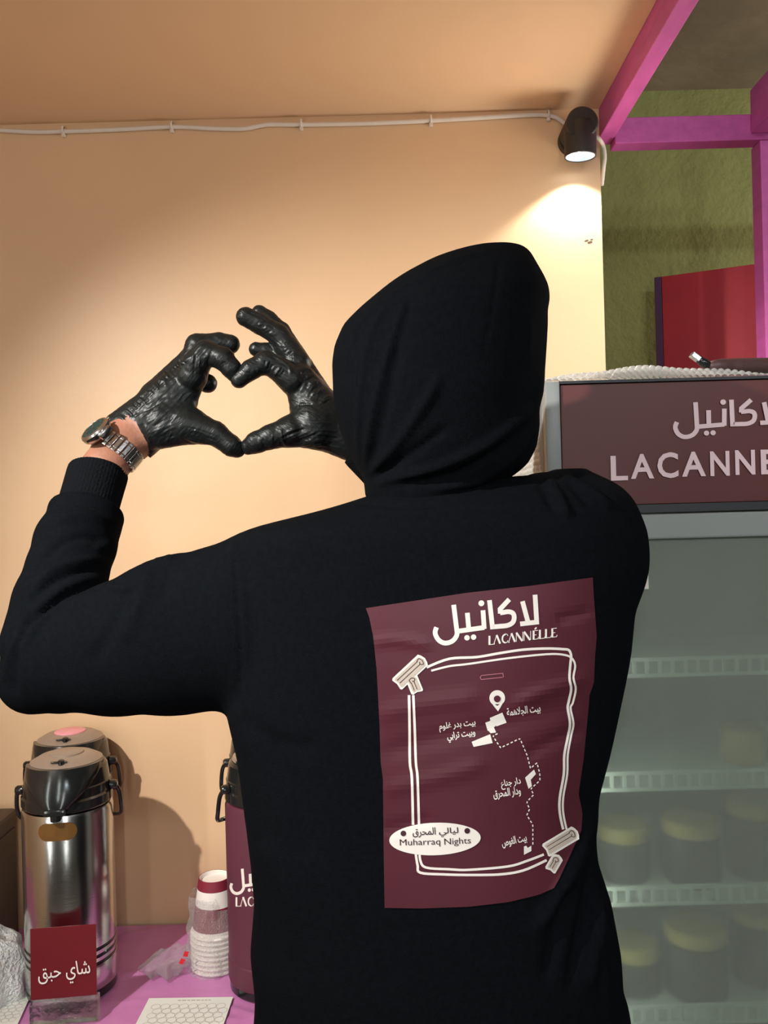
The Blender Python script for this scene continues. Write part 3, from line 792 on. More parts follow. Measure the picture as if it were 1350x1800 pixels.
# pink sheet with creases
cl = bmesh.new(); NX, NY = 260, 110; g = []
cre = [(random.uniform(-1.4, 0.1), random.uniform(1.28, 1.7), random.uniform(-0.5, 0.5), random.uniform(0.05, 0.22), random.uniform(0.4, 1.0)) for _ in range(46)]
def sheet_h(x, y):
    h = 0.0
    for cx, cy, a, Ln, k in cre:
        dx, dy = x - cx, y - cy; s = dx * math.cos(a) + dy * math.sin(a); t = -dx * math.sin(a) + dy * math.cos(a)
        if abs(s) < Ln and abs(t) < 0.03: h += 0.0042 * k * math.exp(-(t / 0.006) ** 2) * (1 - (s / Ln) ** 2)
    return min(h, 0.0055)
rest = [(-0.564, 1.486, .085), (-0.612, 1.634, .085), (-0.214, 1.486, .085), (-0.235, 1.632, .085), (-0.325, 1.545, .055)]
for i in range(NX + 1):
    X = -1.52 + 1.72 * i / NX; row = []
    for j in range(NY + 1):
        s = 0.83 * j / NY           # starts at the wall, then drops over the front
        if s < 0.43: y = 1.704 - s; z = ZT - 0.003 + sheet_h(X, y)
        else: y = 1.272 + 0.006 * math.sin(X * 30) * min(1, (s - 0.43) * 6); z = ZT - 0.003 - (s - 0.43)
        for rx, ry, rr in rest:
            if (X - rx) ** 2 + (y - ry) ** 2 < rr * rr and s < 0.43: z = ZT - 0.0025
        row.append(cl.verts.new((X + 0.55, y - 1.48, z - ZT)))
    g.append(row)
for i in range(NX):
    for j in range(NY): cl.faces.new((g[i][j], g[i][j + 1], g[i + 1][j + 1], g[i + 1][j]))
ts = obj('plastic_sheet', cl, M_sheet, smooth=True); ts.location = (-0.55, 1.48, ZT)
tag(ts, 'creased shiny pink plastic sheet covering the table', 'table cover')

# airpots
RB, HB = 0.0755, 0.322
def ring_pts(r, z, a0, a1, n): return [Vector((r * math.sin(a0 + (a1 - a0) * k / n), -r * math.cos(a0 + (a1 - a0) * k / n), z)) for k in range(n + 1)]
def make_airpot(body_mat, top_mat, button_mat, badge, label, group):
    e = empty('airpot', (0, 0, 0), label, 'airpot', group)
    obj('base', bm_lathe(bmesh.new(), [(0, 0), (RB - 0.004, 0), (RB - 0.001, 0.003), (RB - 0.001, 0.017), (0, 0.017)], 64), M_blackpl, e, sharp=35)
    prof = [(0, 0.0172), (RB, 0.0172), (RB + 0.0012, 0.022), (RB + 0.0012, 0.054)]
    if body_mat is M_steel:
        for z in (0.058, 0.070, 0.082): prof += [(RB, z), (RB - 0.0035, z + 0.001), (RB - 0.0035, z + 0.005), (RB, z + 0.006)]
    prof += [(RB, 0.056 if body_mat is not M_steel else 0.0885), (RB, HB - 0.008), (RB - 0.002, HB - 0.002), (RB - 0.006, HB), (0, HB)]
    body = obj('body', bm_lathe(bmesh.new(), prof, 96), body_mat, e, sharp=30)
    if body_mat is M_steel:
        bm = bmesh.new()
        for z in (0.058, 0.070, 0.082): bm_lathe(bm, [(RB - 0.0034, z + 0.0008), (RB - 0.001, z + 0.0015), (RB - 0.001, z + 0.0045), (RB - 0.0034, z + 0.0052)], 96, cap=False)
        obj('groove_ring', bm, M_blackpl, body, smooth=True)
    # pump head
    obj('pump_head', bm_lathe(bmesh.new(), [(0, HB + 0.0005), (RB - 0.003, HB + 0.0005), (RB, HB + 0.004), (RB, HB + 0.018), (RB - 0.003, HB + 0.021), (RB - 0.003, HB + 0.036),
        (RB - 0.0045, HB + 0.038), (RB - 0.008, HB + 0.062), (RB - 0.012, HB + 0.068), (0.05, HB + 0.066), (0, HB + 0.066)], 64), M_blackpl, e, sharp=25)
    obj('lid_top', bm_lathe(bmesh.new(), [(0.0, HB + 0.0665), (RB - 0.014, HB + 0.0685), (RB - 0.016, HB + 0.074), (0.045, HB + 0.082), (0.030, HB + 0.0845), (0, HB + 0.0845)], 64), top_mat, e, sharp=40)
    # beak: wide at the top, narrow over the spout
    bm = bmesh.new(); g = []
    NA, NZ = 24, 14
    for j in range(NZ + 1):
        t = j / NZ; z = HB + 0.012 + 0.0615 * t
        ha = math.radians(15 + 62 * t ** 1.15); R0 = RB + 0.013 - 0.020 * t ** 1.4
        row = []
        for i in range(NA + 1):
            a = -ha + 2 * ha * i / NA; rr = R0 - 0.010 * (abs(a) / ha) ** 4 * (1 - 0.6 * t)
            row.append(bm.verts.new((rr * math.sin(a), -rr * math.cos(a), z)))
        row2 = [bm.verts.new((0.052 * math.sin(-ha + 2 * ha * i / NA), -0.052 * math.cos(-ha + 2 * ha * i / NA), z)) for i in range(NA + 1)]
        g.append((row, row2))
    for j in range(NZ):
        for i in range(NA):
            bm.faces.new((g[j][0][i], g[j][0][i + 1], g[j + 1][0][i + 1], g[j + 1][0][i]))
        for s_ in (0, NA): bm.faces.new((g[j][0][s_], g[j + 1][0][s_], g[j + 1][1][s_], g[j][1][s_]))
    for j in (0, NZ):
        for i in range(NA): bm.faces.new((g[j][0][i], g[j][0][i + 1], g[j][1][i + 1], g[j][1][i]))
    obj('beak', bm, M_blackpl, e, sharp=35)
    bm = bmesh.new(); bm_box(bm, -0.018, 0.018, -RB - 0.016, -RB + 0.004, HB + 0.004, HB + 0.015, 0.003)
    M_ = Matrix.Translation((0, -RB - 0.007, HB - 0.005)); bm_lathe(bm, [(0.0085, 0.0), (0.0085, 0.0115), (0.006, 0.0115), (0.006, 0.0)], 24, M=M_, cap=False)
    obj('spout', bm, M_blackpl, e, sharp=35)
    obj('push_button', bm_lathe(bmesh.new(), [(0.0, HB + 0.0842), (0.029, HB + 0.0842), (0.0285, HB + 0.0862), (0.026, HB + 0.0875), (0, HB + 0.088)], 40), button_mat, e, sharp=40)
    bm = bmesh.new(); M_ = Matrix.Translation((0.003, -0.049, HB + 0.079)) @ Matrix.Rotation(math.radians(15), 4, 'X')
    bm_lathe(bm, [(0, 0), (0.0055, 0), (0.0055, 0.0055), (0.004, 0.0065), (0, 0.0065)], 20, M=M_)
    q = bmesh.new(); bm_box(bm, -0.014, 0.012, -0.0515, -0.0475, HB + 0.0805, HB + 0.0835, 0.001); q.free()
    obj('lock_lever', bm, M_blackpl, e, sharp=40)
    # handle with pivots
    pts = [Vector((0.081, -0.004, HB + 0.026)), Vector((0.086, 0.004, HB + 0.012)), Vector((0.0875, 0.012, HB - 0.015)), Vector((0.083, 0.03, HB - 0.035)), Vector((0.066, 0.058, HB - 0.046)), Vector((0.035, 0.078, HB - 0.05)),
           Vector((0, 0.0845, HB - 0.051))]
    pts = pts + [Vector((-p.x, p.y, p.z)) for p in reversed(pts[:-1])]
    bm = bm_tube(bmesh.new(), smooth_path(pts, 5), 0.0038, 10)
    obj('handle', bm, M_blackpl, e, smooth=True)
    for s_ in (-1, 1):
        bm = bmesh.new(); M_ = Matrix.Translation((s_ * 0.073, -0.004, HB + 0.026)) @ Matrix.Rotation(s_ * math.pi / 2, 4, 'Y')
        bm_lathe(bm, [(0, 0), (0.008, 0), (0.008, 0.009), (0.0055, 0.0125), (0, 0.0125)], 20, M=M_)
        obj('handle_pivot', bm, M_blackpl, e, sharp=40)
    if badge:
        bm = bmesh.new(); hw, hh, n = 0.032, 0.0145, 30; loopv = []
        outl = []
        for k in range(16): outl.append((hw - hh + hh * math.cos(-math.pi / 2 + math.pi * k / 15), hh * math.sin(-math.pi / 2 + math.pi * k / 15)))
        for k in range(16): outl.append((-(hw - hh) - hh * math.cos(-math.pi / 2 + math.pi * k / 15), -hh * math.sin(-math.pi / 2 + math.pi * k / 15)))
        wrapf = lambda rr: (lambda x, y: Vector((rr * math.sin(x / rr), -rr * math.cos(x / rr), 0.296 + y)))
        vs, fs = poly([(x * 1000, y * 1000) for x, y in outl], 4)
        f_ = wrapf(RB + 0.0016)
        bake_shapes(bm, [([(x / 1000, y / 1000) for x, y in vs], fs)], f_, 0)
        fr = bm.faces[:]
        r = bmesh.ops.extrude_face_region(bm, geom=fr)
        for v in [v for v in r['geom'] if isinstance(v, bmesh.types.BMVert)]: v.co.x *= (RB) / (RB + 0.0016); v.co.y *= RB / (RB + 0.0016)
        o = obj('badge', bm, M_badge, e); o['label'] = 'blank bronze oval badge'
    return e
ap = make_airpot(M_steel, M_taupe, M_taupe, True, 'brushed steel airpot standing right behind the dark red card', 'airpots on the table')
ap.location = (-0.564, 1.486, ZT - 0.0015); ap.rotation_euler.z = math.radians(7)
ap2 = make_airpot(M_steel, M_taupe, M_pinkbtn, False, 'steel airpot with pink push button, behind the front steel airpot against the wall', 'airpots on the table')
ap2.location = (-0.612, 1.634, ZT - 0.0015); ap2.rotation_euler.z = math.radians(7)
ap3 = make_airpot(M_marwrap, M_taupe, M_taupe, False, 'maroon wrapped airpot with white shop lettering, half hidden by the hoodie', 'airpots on the table')
ap3.location = (-0.214, 1.486, ZT - 0.0015); ap3.rotation_euler.z = math.radians(28)
ap4 = make_airpot(M_steel, M_taupe, M_taupe, False, 'steel airpot mostly hidden behind the maroon airpot, only its lid edge showing', 'airpots on the table')
ap4.location = (-0.235, 1.632, ZT - 0.0015); ap4.rotation_euler.z = math.radians(20)
# lettering around the maroon airpot
AC = Vector((-0.214, 1.486, 0)); body3 = [c for c in ap3.children if c.name.startswith('body')][0]
Rz = Matrix.Rotation(-math.radians(28), 4, 'Z')
def on_pot(px, py, r=RB + 0.0006):
    d = P(px, py, 1.0) - Vector((0, 0, CZ)); ox, oy = -AC.x, -AC.y
    a = d.x ** 2 + d.y ** 2; b_ = 2 * (ox * d.x + oy * d.y); c = ox * ox + oy * oy - r * r; D = b_ * b_ - 4 * a * c
    if D < 0:  # round the far flank
        s = (-b_) / (2 * a); q = Vector((0, 0, CZ)) + d * s; v = Vector((q.x - AC.x, q.y - AC.y, 0)).normalized() * r
        q = Vector((AC.x + v.x, AC.y + v.y, q.z))
    else: q = Vector((0, 0, CZ)) + d * ((-b_ - math.sqrt(D)) / (2 * a))
    return Rz @ (q - Vector((AC.x, AC.y, ZT - 0.0015)))
bm = bmesh.new()
A = affine3([(298, 170), (328, 412), (437, 400)], [(425.8, 1526.8), (428.2, 1557), (440.5, 1555.5)])
bake_shapes(bm, [xf(s, A) for s in shop_word()], on_pot, 0)
lw, LX = latin_word('LACANNÉLLE'); kx = 112 / LX
for pts, w in lw: bake_shapes(bm, [stroke([(413 + x * kx, 1593.5 - y * 16.5 - 0.02 * x * kx) for x, y in pts], w * 12 if w > .1 else 1.0, step=3)], on_pot, 0)
obj('lettering', bm, M_white, body3)['label'] = 'white shop lettering'

# stack of upturned paper cups
CUP = Vector((-0.325, 1.545, ZT))
cupm = None; NC = 8
for k in range(NC):
    z0 = ZT - 0.001 + 0.0088 * k
    nm = ('lowest cup of the upturned stack, resting on the pink sheet', 'second upturned paper cup from the table', 'third upturned paper cup from the table', 'fourth upturned paper cup from the table',
          'fifth upturned paper cup from the table', 'third upturned paper cup from the top of the stack', 'second upturned paper cup from the top of the stack', 'topmost upturned paper cup with maroon print and white base showing')[k]
    if cupm is None:
        bm = bmesh.new(); rr, rt, h = 0.0455, 0.0285, 0.098
        def rad(z): return rr - 0.003 + (rt - rr + 0.003) * z / h
        bm_lathe(bm, [(rr - 0.0035, 0.001), (rr - 0.001, 0.0), (rr, 0.0025), (rr - 0.001, 0.005), (rad(0.0055), 0.0055), (rad(0.012), 0.012)], 48, 0, cap=False)
        bm_lathe(bm, [(rad(0.012), 0.012), (rad(0.052), 0.052)], 48, 1, cap=False)
        bm_lathe(bm, [(rad(0.052), 0.052), (rad(0.08), 0.08)], 48, 0, cap=False)
        bm_lathe(bm, [(rad(0.08), 0.08), (rt, h), (rt - 0.0015, h)], 48, 1, cap=False)
        bm_lathe(bm, [(rt - 0.0015, h), (rt - 0.002, h - 0.008), (0, h - 0.008)], 48, 0, cap=False)
        bm_lathe(bm, [(rr - 0.0035, 0.001), (rt - 0.003, h - 0.009), (0, h - 0.009)], 48, 0, cap=False)
        bmesh.ops.remove_doubles(bm, verts=bm.verts[:], dist=1e-5)
        o = obj('paper_cup', bm, [M_cupw, M_cupm], sharp=40); cupm = o
    else:
        o = cupm.copy(); COL.objects.link(o)
    o.location = (CUP.x + 0.0006 * math.sin(k * 2.1), CUP.y, z0); o.rotation_euler.z = 0.7 * k
    tag(o, nm, 'cup', 'stack of upturned paper cups')
# clear bag pulled over the cups
def crumple(name, fn, nu, nv, m, parent=None, closed_u=True):
    bm = bmesh.new(); g = [[bm.verts.new(fn(i / nu, j / nv)) for j in range(nv + 1)] for i in range(nu if closed_u else nu + 1)]
    nuu = nu if closed_u else nu
    for i in range(nuu):
        for j in range(nv):
            try: bm.faces.new((g[i][j], g[(i + 1) % len(g)][j], g[(i + 1) % len(g)][j + 1], g[i][j + 1]))
            except ValueError: pass
    return obj(name, bm, m, parent, smooth=True)
from mathutils import noise as mnoise
bag = empty('plastic_bag', (CUP.x, CUP.y, ZT), 'clear crinkled plastic bag around the paper cup stack with red tape', 'bag')
def bagf(u, v):
    a = u * 2 * math.pi; z = 0.132 * v
    r = 0.0545 - 0.012 * v + 0.008 * mnoise.noise(Vector((math.cos(a) * 3, math.sin(a) * 3, v * 5))) + 0.0018 * math.sin(a * 9 + v * 8)
    if math.cos(a) > 0.2: r = min(r, 0.047 - 0.017 * min(1, max(0, (z - .06) / .07)) + 0.0008)
    return Vector((r * math.cos(a), r * math.sin(a), z))
crumple('bag_body', bagf, 72, 36, M_film, bag)
def tail(u, v):
    a = u * 2 * math.pi; t = v
    L_ = 0.085 * t; rz = 0.026 * math.sin(math.pi * min(1, 0.15 + t * 0.85)) + 0.003
    n_ = mnoise.noise(Vector((math.cos(a) * 2 + 7, math.sin(a) * 2, t * 6)))
    r = rz * (1 + 0.55 * n_)
    return Vector((-0.044 - L_ + 0.006 * n_, -0.022 + r * 0.9 * math.cos(a) - 0.02 * t, max(0.0015, 0.024 - 0.008 * t + r * 0.85 * math.sin(a))))
crumple('bag_tail', tail, 40, 24, M_film, bag)
bm = bmesh.new()
for px, py, r_ in ((327, 1677, 0.4), (320, 1690, 0.9)):
    c = P(px, py, 1.487) - Vector((CUP.x, CUP.y, ZT)); h = bmesh.new(); bm_box(h, -0.0038, 0.0038, -0.0004, 0.0004, -0.0048, 0.0048)
    bmesh.ops.transform(h, matrix=Matrix.Translation(c) @ Euler((0.2, r_ * 0.6, 0.3)).to_matrix().to_4x4(), verts=h.verts[:])
    me = bpy.data.meshes.new('x'); h.to_mesh(me); h.free(); bm.from_mesh(me); bpy.data.meshes.remove(me)
obj('tape', bm, M_redtape, bag)['label'] = 'red tape tabs'

# milky bag at the left
mb = empty('plastic_wrap', (-0.71, 1.47, ZT), 'crumpled milky white plastic wrap left of the steel airpot', 'plastic wrap')
def lump(u, v):
    a = u * 2 * math.pi; b_ = v * math.pi / 2
    n_ = mnoise.noise(Vector((math.cos(a) * math.cos(b_) * 2.2, math.sin(a) * math.cos(b_) * 2.2, math.sin(b_) * 2.5 + 3)))
    n2 = mnoise.noise(Vector((math.cos(a) * math.cos(b_) * 7, math.sin(a) * math.cos(b_) * 7, math.sin(b_) * 7 + 3)))
    r = 1.12 + 0.26 * n_ + 0.05 * abs(n2)
    return Vector((0.068 * r * math.cos(a) * math.cos(b_), 0.07 * r * math.sin(a) * math.cos(b_), 0.002 + 0.094 * r * math.sin(b_)))
crumple('crumpled_film', lump, 72, 36, M_milky, mb)
crumple('inner_cups', lambda u, v: Vector((0.045 * math.cos(u * 6.2832) * math.cos(v * 1.57), 0.045 * math.sin(u * 6.2832) * math.cos(v * 1.57), 0.002 + 0.06 * math.sin(v * 1.57))), 32, 12, M_cupw, mb)

# brown box
bx = empty('box', (-0.852, 1.615, ZT - 0.0025), 'dark brown box against the wall at the left picture edge', 'box')
obj('carton', box(-0.11, 0.11, -0.07, 0.07, 0.0, 0.212, 0.004), M_box, bx)
obj('box_lid', box(-0.113, 0.113, -0.073, 0.073, 0.2125, 0.248, 0.008), M_box, bx)

# acrylic sign holder
sh = empty('sign_holder', (-0.537, 1.374, ZT), 'clear acrylic stand holding a dark red card with white Arabic writing', 'sign', rz=0.11)
TL = 0.06
TiltS = Matrix.Rotation(-TL, 4, 'X')
def tb_(x0, x1, y0, y1, z0, z1, bev=0.0):
    bm = box(x0, x1, y0, y1, z0, z1, bev); bmesh.ops.transform(bm, matrix=TiltS, verts=bm.verts[:]); return bm
obj('card', tb_(-0.0515, 0.0515, 0.0002, 0.0012, 0.040, 0.1515), M_card, sh)
obj('acrylic_sheet', tb_(-0.053, 0.053, -0.0022, -0.0002, 0.002, 0.152, 0.0006), M_acryl, sh)
obj('acrylic_foot', box(-0.053, 0.053, -0.004, 0.02, 0.0002, 0.036, 0.002), M_acrylfoot, sh)
card = [c for c in sh.children if c.name.startswith('card')][0]
bm = bmesh.new()
def on_card(px, py):
    # meet the tilted, turned card plane
    d = P(px, py, 1.0) - Vector((0, 0, CZ)); R3 = Matrix.Rotation(0.11, 4, 'Z') @ TiltS
    n = R3.to_3x3() @ Vector((0, -1, 0)); p0 = Vector((-0.537, 1.374, ZT)) + R3.to_3x3() @ Vector((0, -0.0026, 0.09))
    q = Vector((0, 0, CZ)) + d * ((p0 - Vector((0, 0, CZ))).dot(n) / d.dot(n))
    return Matrix.Rotation(-0.11, 4, 'Z') @ (q - Vector((-0.537, 1.374, ZT)))
bake_shapes(bm, [fit(text2d(arabic('شاي حبق'), 0.004), (69, 1736), (161, 1724), 38)], on_card, 0)
obj('card_lettering', bm, M_white, card)['label'] = 'white Arabic tea name'

# printed sheets on the table
def sheet(label, px, py, rz, w, h):
    o0 = G(px, py, ZT + 0.0015)
    bm = bmesh.new(); bm_box(bm, 0, w, -h, 0, 0, 0.0004)
    p = w / 9.2
    for r_ in range(7):
        for c in range(8):
            cx = w * 0.09 + p * (c + 0.5) + (0.35 * p if r_ % 2 else 0) - 0.1 * p; cy = -(h * 0.20 + r_ * p * 0.82)
            if cy - p * 0.5 < -h: continue
            n = 18; ri, ro = p * 0.455, p * 0.50
            a_ = [bm.verts.new((cx + ro * math.cos(2 * math.pi * k / n), cy + ro * math.sin(2 * math.pi * k / n), 0.0007)) for k in range(n)]
            b_ = [bm.verts.new((cx + ri * math.cos(2 * math.pi * k / n), cy + ri * math.sin(2 * math.pi * k / n), 0.0007)) for k in range(n)]
            for k in range(n): bm.faces.new((a_[k], a_[(k + 1) % n], b_[(k + 1) % n], b_[k])).material_index = 1
    x = w * 0.36
    while x < w * 0.74:
        L_ = random.uniform(0.003, 0.007); bm_box(bm, x, x + L_, -h * 0.075, -h * 0.06, 0.0006, 0.0008, 0, 1); x += L_ + 0.002
    o = obj('paper_sheet', bm, [M_paper, M_ink]); o.location = o0; o.rotation_euler.z = rz
    tag(o, label, 'paper', 'printed paper sheets'); return o
sheet('white paper sheet with rows of printed circles in front of the maroon airpot', 262, 1755, -0.02, 0.142, 0.128)
sheet('white paper sheet with rows of circles at the bottom left picture corner', -62, 1758, 0.16, 0.108, 0.10)

# ------------------------------------------------------------------ the person
CAM = Vector((0, 0, CZ))
person_label = 'person seen from behind in black hooded top, gloved hands raised in a heart shape'
A3 = lambda v: np.array(v, float)

def table(rows, d):
    """rows (y, left, right) in picture rows at depth d -> z-sorted edge tables"""
    l = [P(r[1], r[0], d) for r in rows]; r_ = [P(r[2], r[0], d) for r in rows]
    return np.array([(p.z, p.x) for p in l]), np.array([(p.z, p.x) for p in r_])
def lut(zs, tab, soft=0.006):
    o = np.argsort(tab[:, 0]); fine = np.arange(zs.min() - 0.05, zs.max() + 0.05, 0.001)
    v = np.interp(fine, tab[o, 0], tab[o, 1]); k = int(soft / 0.001)
    ker = np.exp(-0.5 * (np.arange(-3 * k, 3 * k + 1) / max(k, 1)) ** 2); ker /= ker.sum()
    v = np.convolve(np.pad(v, 3 * k, mode='edge'), ker, mode='valid')
    return np.interp(zs, fine, v)
def sliced(F, rows, d, yc, bcol, ztop, zbot, n=2.4, k=0.0, soft=0.005, mix=True):
    L, R = table(rows, d)
    zmid = 0.5 * (L[:, 0] + R[:, 0]); B = np.stack([zmid, np.array(bcol)], 1)
    z = F.ax[2]; m = (z > zbot - 0.03) & (z < ztop + 0.03); i0, i1 = np.where(m)[0][[0, -1]]
    zz = z[i0:i1 + 1]
    xl, xr, b = lut(zz, L, soft), lut(zz, R, soft), lut(zz, B, soft)
    cx = (xl + xr) / 2; a = np.maximum((xr - xl) / 2, 0.002); b = np.maximum(b, 0.002)
    x = F.ax[0][:, None, None]; y = F.ax[1][None, :, None]; zg = zz[None, None, :]
    rho = (np.abs((x - cx) / a) ** n + np.abs((y - yc) / b) ** n) ** (1 / n)
    dd = (rho - 1) * np.minimum(a, b)
    dd = np.maximum(dd, np.maximum(zg - ztop, zbot - zg)).astype(np.float32)
    S = (slice(None), slice(None), slice(i0, i1 + 1))
    if mix: F.mix(S, dd, k)
    return S, dd

YB = 1.0                                    # torso depth
def W3(px, py, d): return A3(P(px, py, d))
def rad(r, d): return r * d / FPX

# --- hoodie torso and sleeves
F = Field((-0.52, 0.82, 0.80), (0.36, 1.34, 1.70), 0.004)
torso_rows = [(826, 990, 1022), (832, 965, 1042), (842, 880, 1066), (855, 700, 1088), (870, 650, 1102), (882, 618, 1111), (900, 556, 1119), (915, 492, 1124), (930, 430, 1128),
    (950, 410, 1128), (1000, 408, 1124), (1070, 404, 1109), (1140, 402, 1102), (1180, 401, 1095), (1250, 402, 1080), (1295, 413, 1070), (1320, 419, 1064), (1382, 428, 1047), (1414, 432, 1044),
    (1450, 437, 1042), (1505, 444, 1046), (1574, 450, 1068), (1660, 443, 1084), (1725, 450, 1088), (1750, 451, 1097), (1780, 449, 1102), (1805, 447, 1097), (1850, 452, 1085), (1900, 455, 1078), (2000, 455, 1078)]
bt = [.02, .035, .05, .065, .08, .088, .096, .103, .108, .112, .118, .122, .124, .124, .124, .124, .124, .124, .124, .125, .126, .127, .128, .128, .128, .128, .126, .122, .118, .115]
sliced(F, torso_rows, YB, 1.0, bt, P(1005, 825, 1.0).z, 0.845)
fl = 1.25
# left sleeve: shoulder, upper arm, elbow, forearm
ua = [((440, 1094, 1.0), 150), ((300, 1119, 1.01), 134), ((205, 1141, 1.02), 114), ((110, 1163, 1.03), 90)]
for (a, ra), (b, rb) in zip(ua[:-1], ua[1:]): F.cone(W3(*a), W3(*b), rad(ra, a[2]), rad(rb, b[2]), 0.012, fl)
F.cone(W3(95, 1165, 1.03), W3(58, 1192, 1.035), rad(87, 1.03), rad(63, 1.035), 0.012, fl)
fa = [((80, 1130, 1.04), 76), ((106, 1060, 1.06), 80), ((118, 1005, 1.08), 70), ((133, 955, 1.105), 70), ((147, 922, 1.125), 64)]
for (a, ra), (b, rb) in zip(fa[:-1], fa[1:]): F.cone(W3(*a), W3(*b), rad(ra, a[2]), rad(rb, b[2]), 0.006, 1.1)
# end of the sleeve where it bunches over the cuff
F.cone(W3(147, 922, 1.125), W3(152, 902, 1.132), rad(64, 1.125), rad(66, 1.132), 0.004, 1.1)
ctop = W3(155, 889, 1.135); cax = W3(173, 829, 1.165) - W3(151, 905, 1.13); cax /= np.linalg.norm(cax)
S = F.sl(ctop - .075, ctop + A3((.075, .075, .11))); x, y, z = F.grid(S)
F.cut(S, (-((x - ctop[0]) * cax[0] + (y - ctop[1]) * cax[1] + (z - ctop[2]) * cax[2])).astype(np.float32), 0.014)
F.cone(W3(270, 1008, 1.0), W3(312, 992, 1.0), rad(15, 1), rad(14, 1), 0.012); F.cone(W3(205, 1036, 1.0), W3(236, 1033, 1.0), rad(11, 1), rad(9, 1), 0.008)
# right sleeve: goes forward, hidden behind body and hood
F.cone(W3(1020, 985, 1.0), A3((0.165, 1.25, 1.39)), rad(105, 1.0), 0.066, 0.02)
RWR = W3(676, 800, 1.2)
F.cone(A3((0.165, 1.25, 1.39)), RWR, 0.066, 0.040, 0.01)
V, Q = F.mesh('hoodie', 2)
N = normals(V, Q)
folds = [
    # bunched forearm folds
    ([(185, 955), (150, 945), (110, 955), (78, 985)], 7, -.0045), ([(190, 985), (150, 985), (100, 1000), (60, 1030)], 8, .006), ([(186, 1003), (150, 1003), (100, 1020), (50, 1060)], 5, -.005),
    ([(190, 1018), (150, 1020), (105, 1038), (50, 1085)], 7, .005), ([(186, 1032), (150, 1035), (110, 1052), (45, 1105)], 5, -.005), ([(150, 1050), (110, 1065), (60, 1105), (30, 1150)], 7, .004),
    ([(212, 925), (190, 915), (140, 905), (90, 915)], 8, .005), ([(210, 945), (190, 958), (165, 968)], 7, .004),
    ([(60, 1070), (40, 1120), (25, 1180), (28, 1225)], 6, -.004), ([(35, 1110), (15, 1160), (8, 1200)], 5, .004),
    # elbow crease and upper arm drapes
    ([(186, 1030), (215, 1035), (250, 1020)], 7, .005), ([(240, 1015), (220, 1060), (190, 1120), (160, 1170)], 12, -.0035), ([(265, 995), (245, 1060), (215, 1130)], 12, .0035), ([(300, 985), (290, 975), (270, 985)], 8, .005),
    ([(330, 980), (300, 1010), (285, 1060)], 10, -.0025),
    # armhole seam on the left, seam below the hood
    ([(413, 934), (415, 1000), (420, 1090), (423, 1170), (418, 1245)], 3.2, -.003), ([(424, 930), (425, 1000), (430, 1090), (433, 1180)], 4, .002),
    ([(616, 884), (680, 888), (760, 888), (830, 872), (890, 845)], 4, -.0025),
    # right shoulder folds
    ([(962, 842), (975, 860), (990, 888), (998, 910)], 6, .006), ([(948, 843), (960, 868), (975, 900)], 6, -.004), ([(985, 838), (1020, 852), (1050, 872), (1075, 892)], 6, .0055), ([(1005, 834), (1045, 850), (1080, 880)], 5, -.004),
    ([(1000, 842), (1010, 860), (1040, 890)], 5, -.003),
    # waist folds low on the right
    ([(1042, 1420), (1020, 1500), (985, 1570), (940, 1640)], 12, .008), ([(1046, 1460), (1040, 1540), (1020, 1640), (1000, 1740)], 10, -.007), ([(1055, 1560), (1050, 1640), (1035, 1740)], 10, .006), ([(1000, 1560), (975, 1640), (960, 1720)], 12, -.006),
    ([(1040, 1440), (1045, 1560), (1060, 1680), (1070, 1790)], 8, .004),
    # soft ripples across the print
    ([(660, 1260), (740, 1240), (850, 1225)], 16, .0018), ([(665, 1330), (760, 1300), (900, 1270), (1020, 1235)], 18, -.0018), ([(665, 1390), (760, 1370), (860, 1340)], 14, .0016), ([(900, 1240), (970, 1210), (1040, 1190)], 12, .0022),
    ([(920, 1330), (980, 1300), (1030, 1280)], 12, -.002), ([(670, 1460), (760, 1440)], 12, -.0014), ([(650, 1130), (700, 1125), (760, 1135)], 10, .0018), ([(980, 1090), (1040, 1075)], 9, -.002),
    ([(470, 1300), (520, 1400), (540, 1520)], 22, -.003), ([(455, 1480), (500, 1560), (520, 1680)], 20, .003), ([(420, 1260), (480, 1300), (560, 1320)], 18, -.003),
]
V = fold(V, N, folds)
me = np_mesh('hoodie', V, Q)

person = bpy.data.objects.new('person', None)   # replaced by the body mesh below
bpy.data.objects.remove(person)

# --- body: one continuous surface inside the clothes
HC = A3((0.07, 1.035, 1.705))
B = Field((-0.52, 0.86, -0.01), (0.36, 1.36, 1.86), 0.006)
B.ell(HC + A3((0, 0, 0.01)), (0.072, 0.092, 0.098), 0.02)
B.ell(HC + A3((0, 0.03, -0.055)), (0.055, 0.06, 0.06), 0.03)                                   # jaw
B.cone(HC + A3((0, 0.09, 0.0)), HC + A3((0, 0.108, -0.028)), 0.009, 0.014, 0.012)            # nose
B.cone(HC + A3((-0.02, 0.082, -0.058)), HC + A3((0.02, 0.082, -0.058)), 0.008, 0.008, 0.008)   # mouth
for s_ in (-1, 1):
    B.cone(HC + A3((s_ * 0.015, 0.083, 0.022)), HC + A3((s_ * 0.048, 0.07, 0.022)), 0.010, 0.009, 0.012)  # brow
    B.ell(HC + A3((s_ * 0.030, 0.076, 0.003)), (0.013, 0.011, 0.009), 0.004)
    B.ell(HC + A3((s_ * 0.076, -0.005, -0.01)), (0.012, 0.022, 0.034), 0.008)
B.cone(HC + A3((0, -0.005, -0.06)), A3((0.08, 1.0, 1.52)), 0.055, 0.062, 0.03)
B.cone(A3((-0.1, 1.0, 1.45)), A3((0.22, 1.0, 1.47)), 0.085, 0.080, 0.05, 1.1)
B.cone(A3((0.06, 1.0, 1.42)), A3((0.07, 1.0, 1.05)), 0.105, 0.100, 0.06, 1.05)
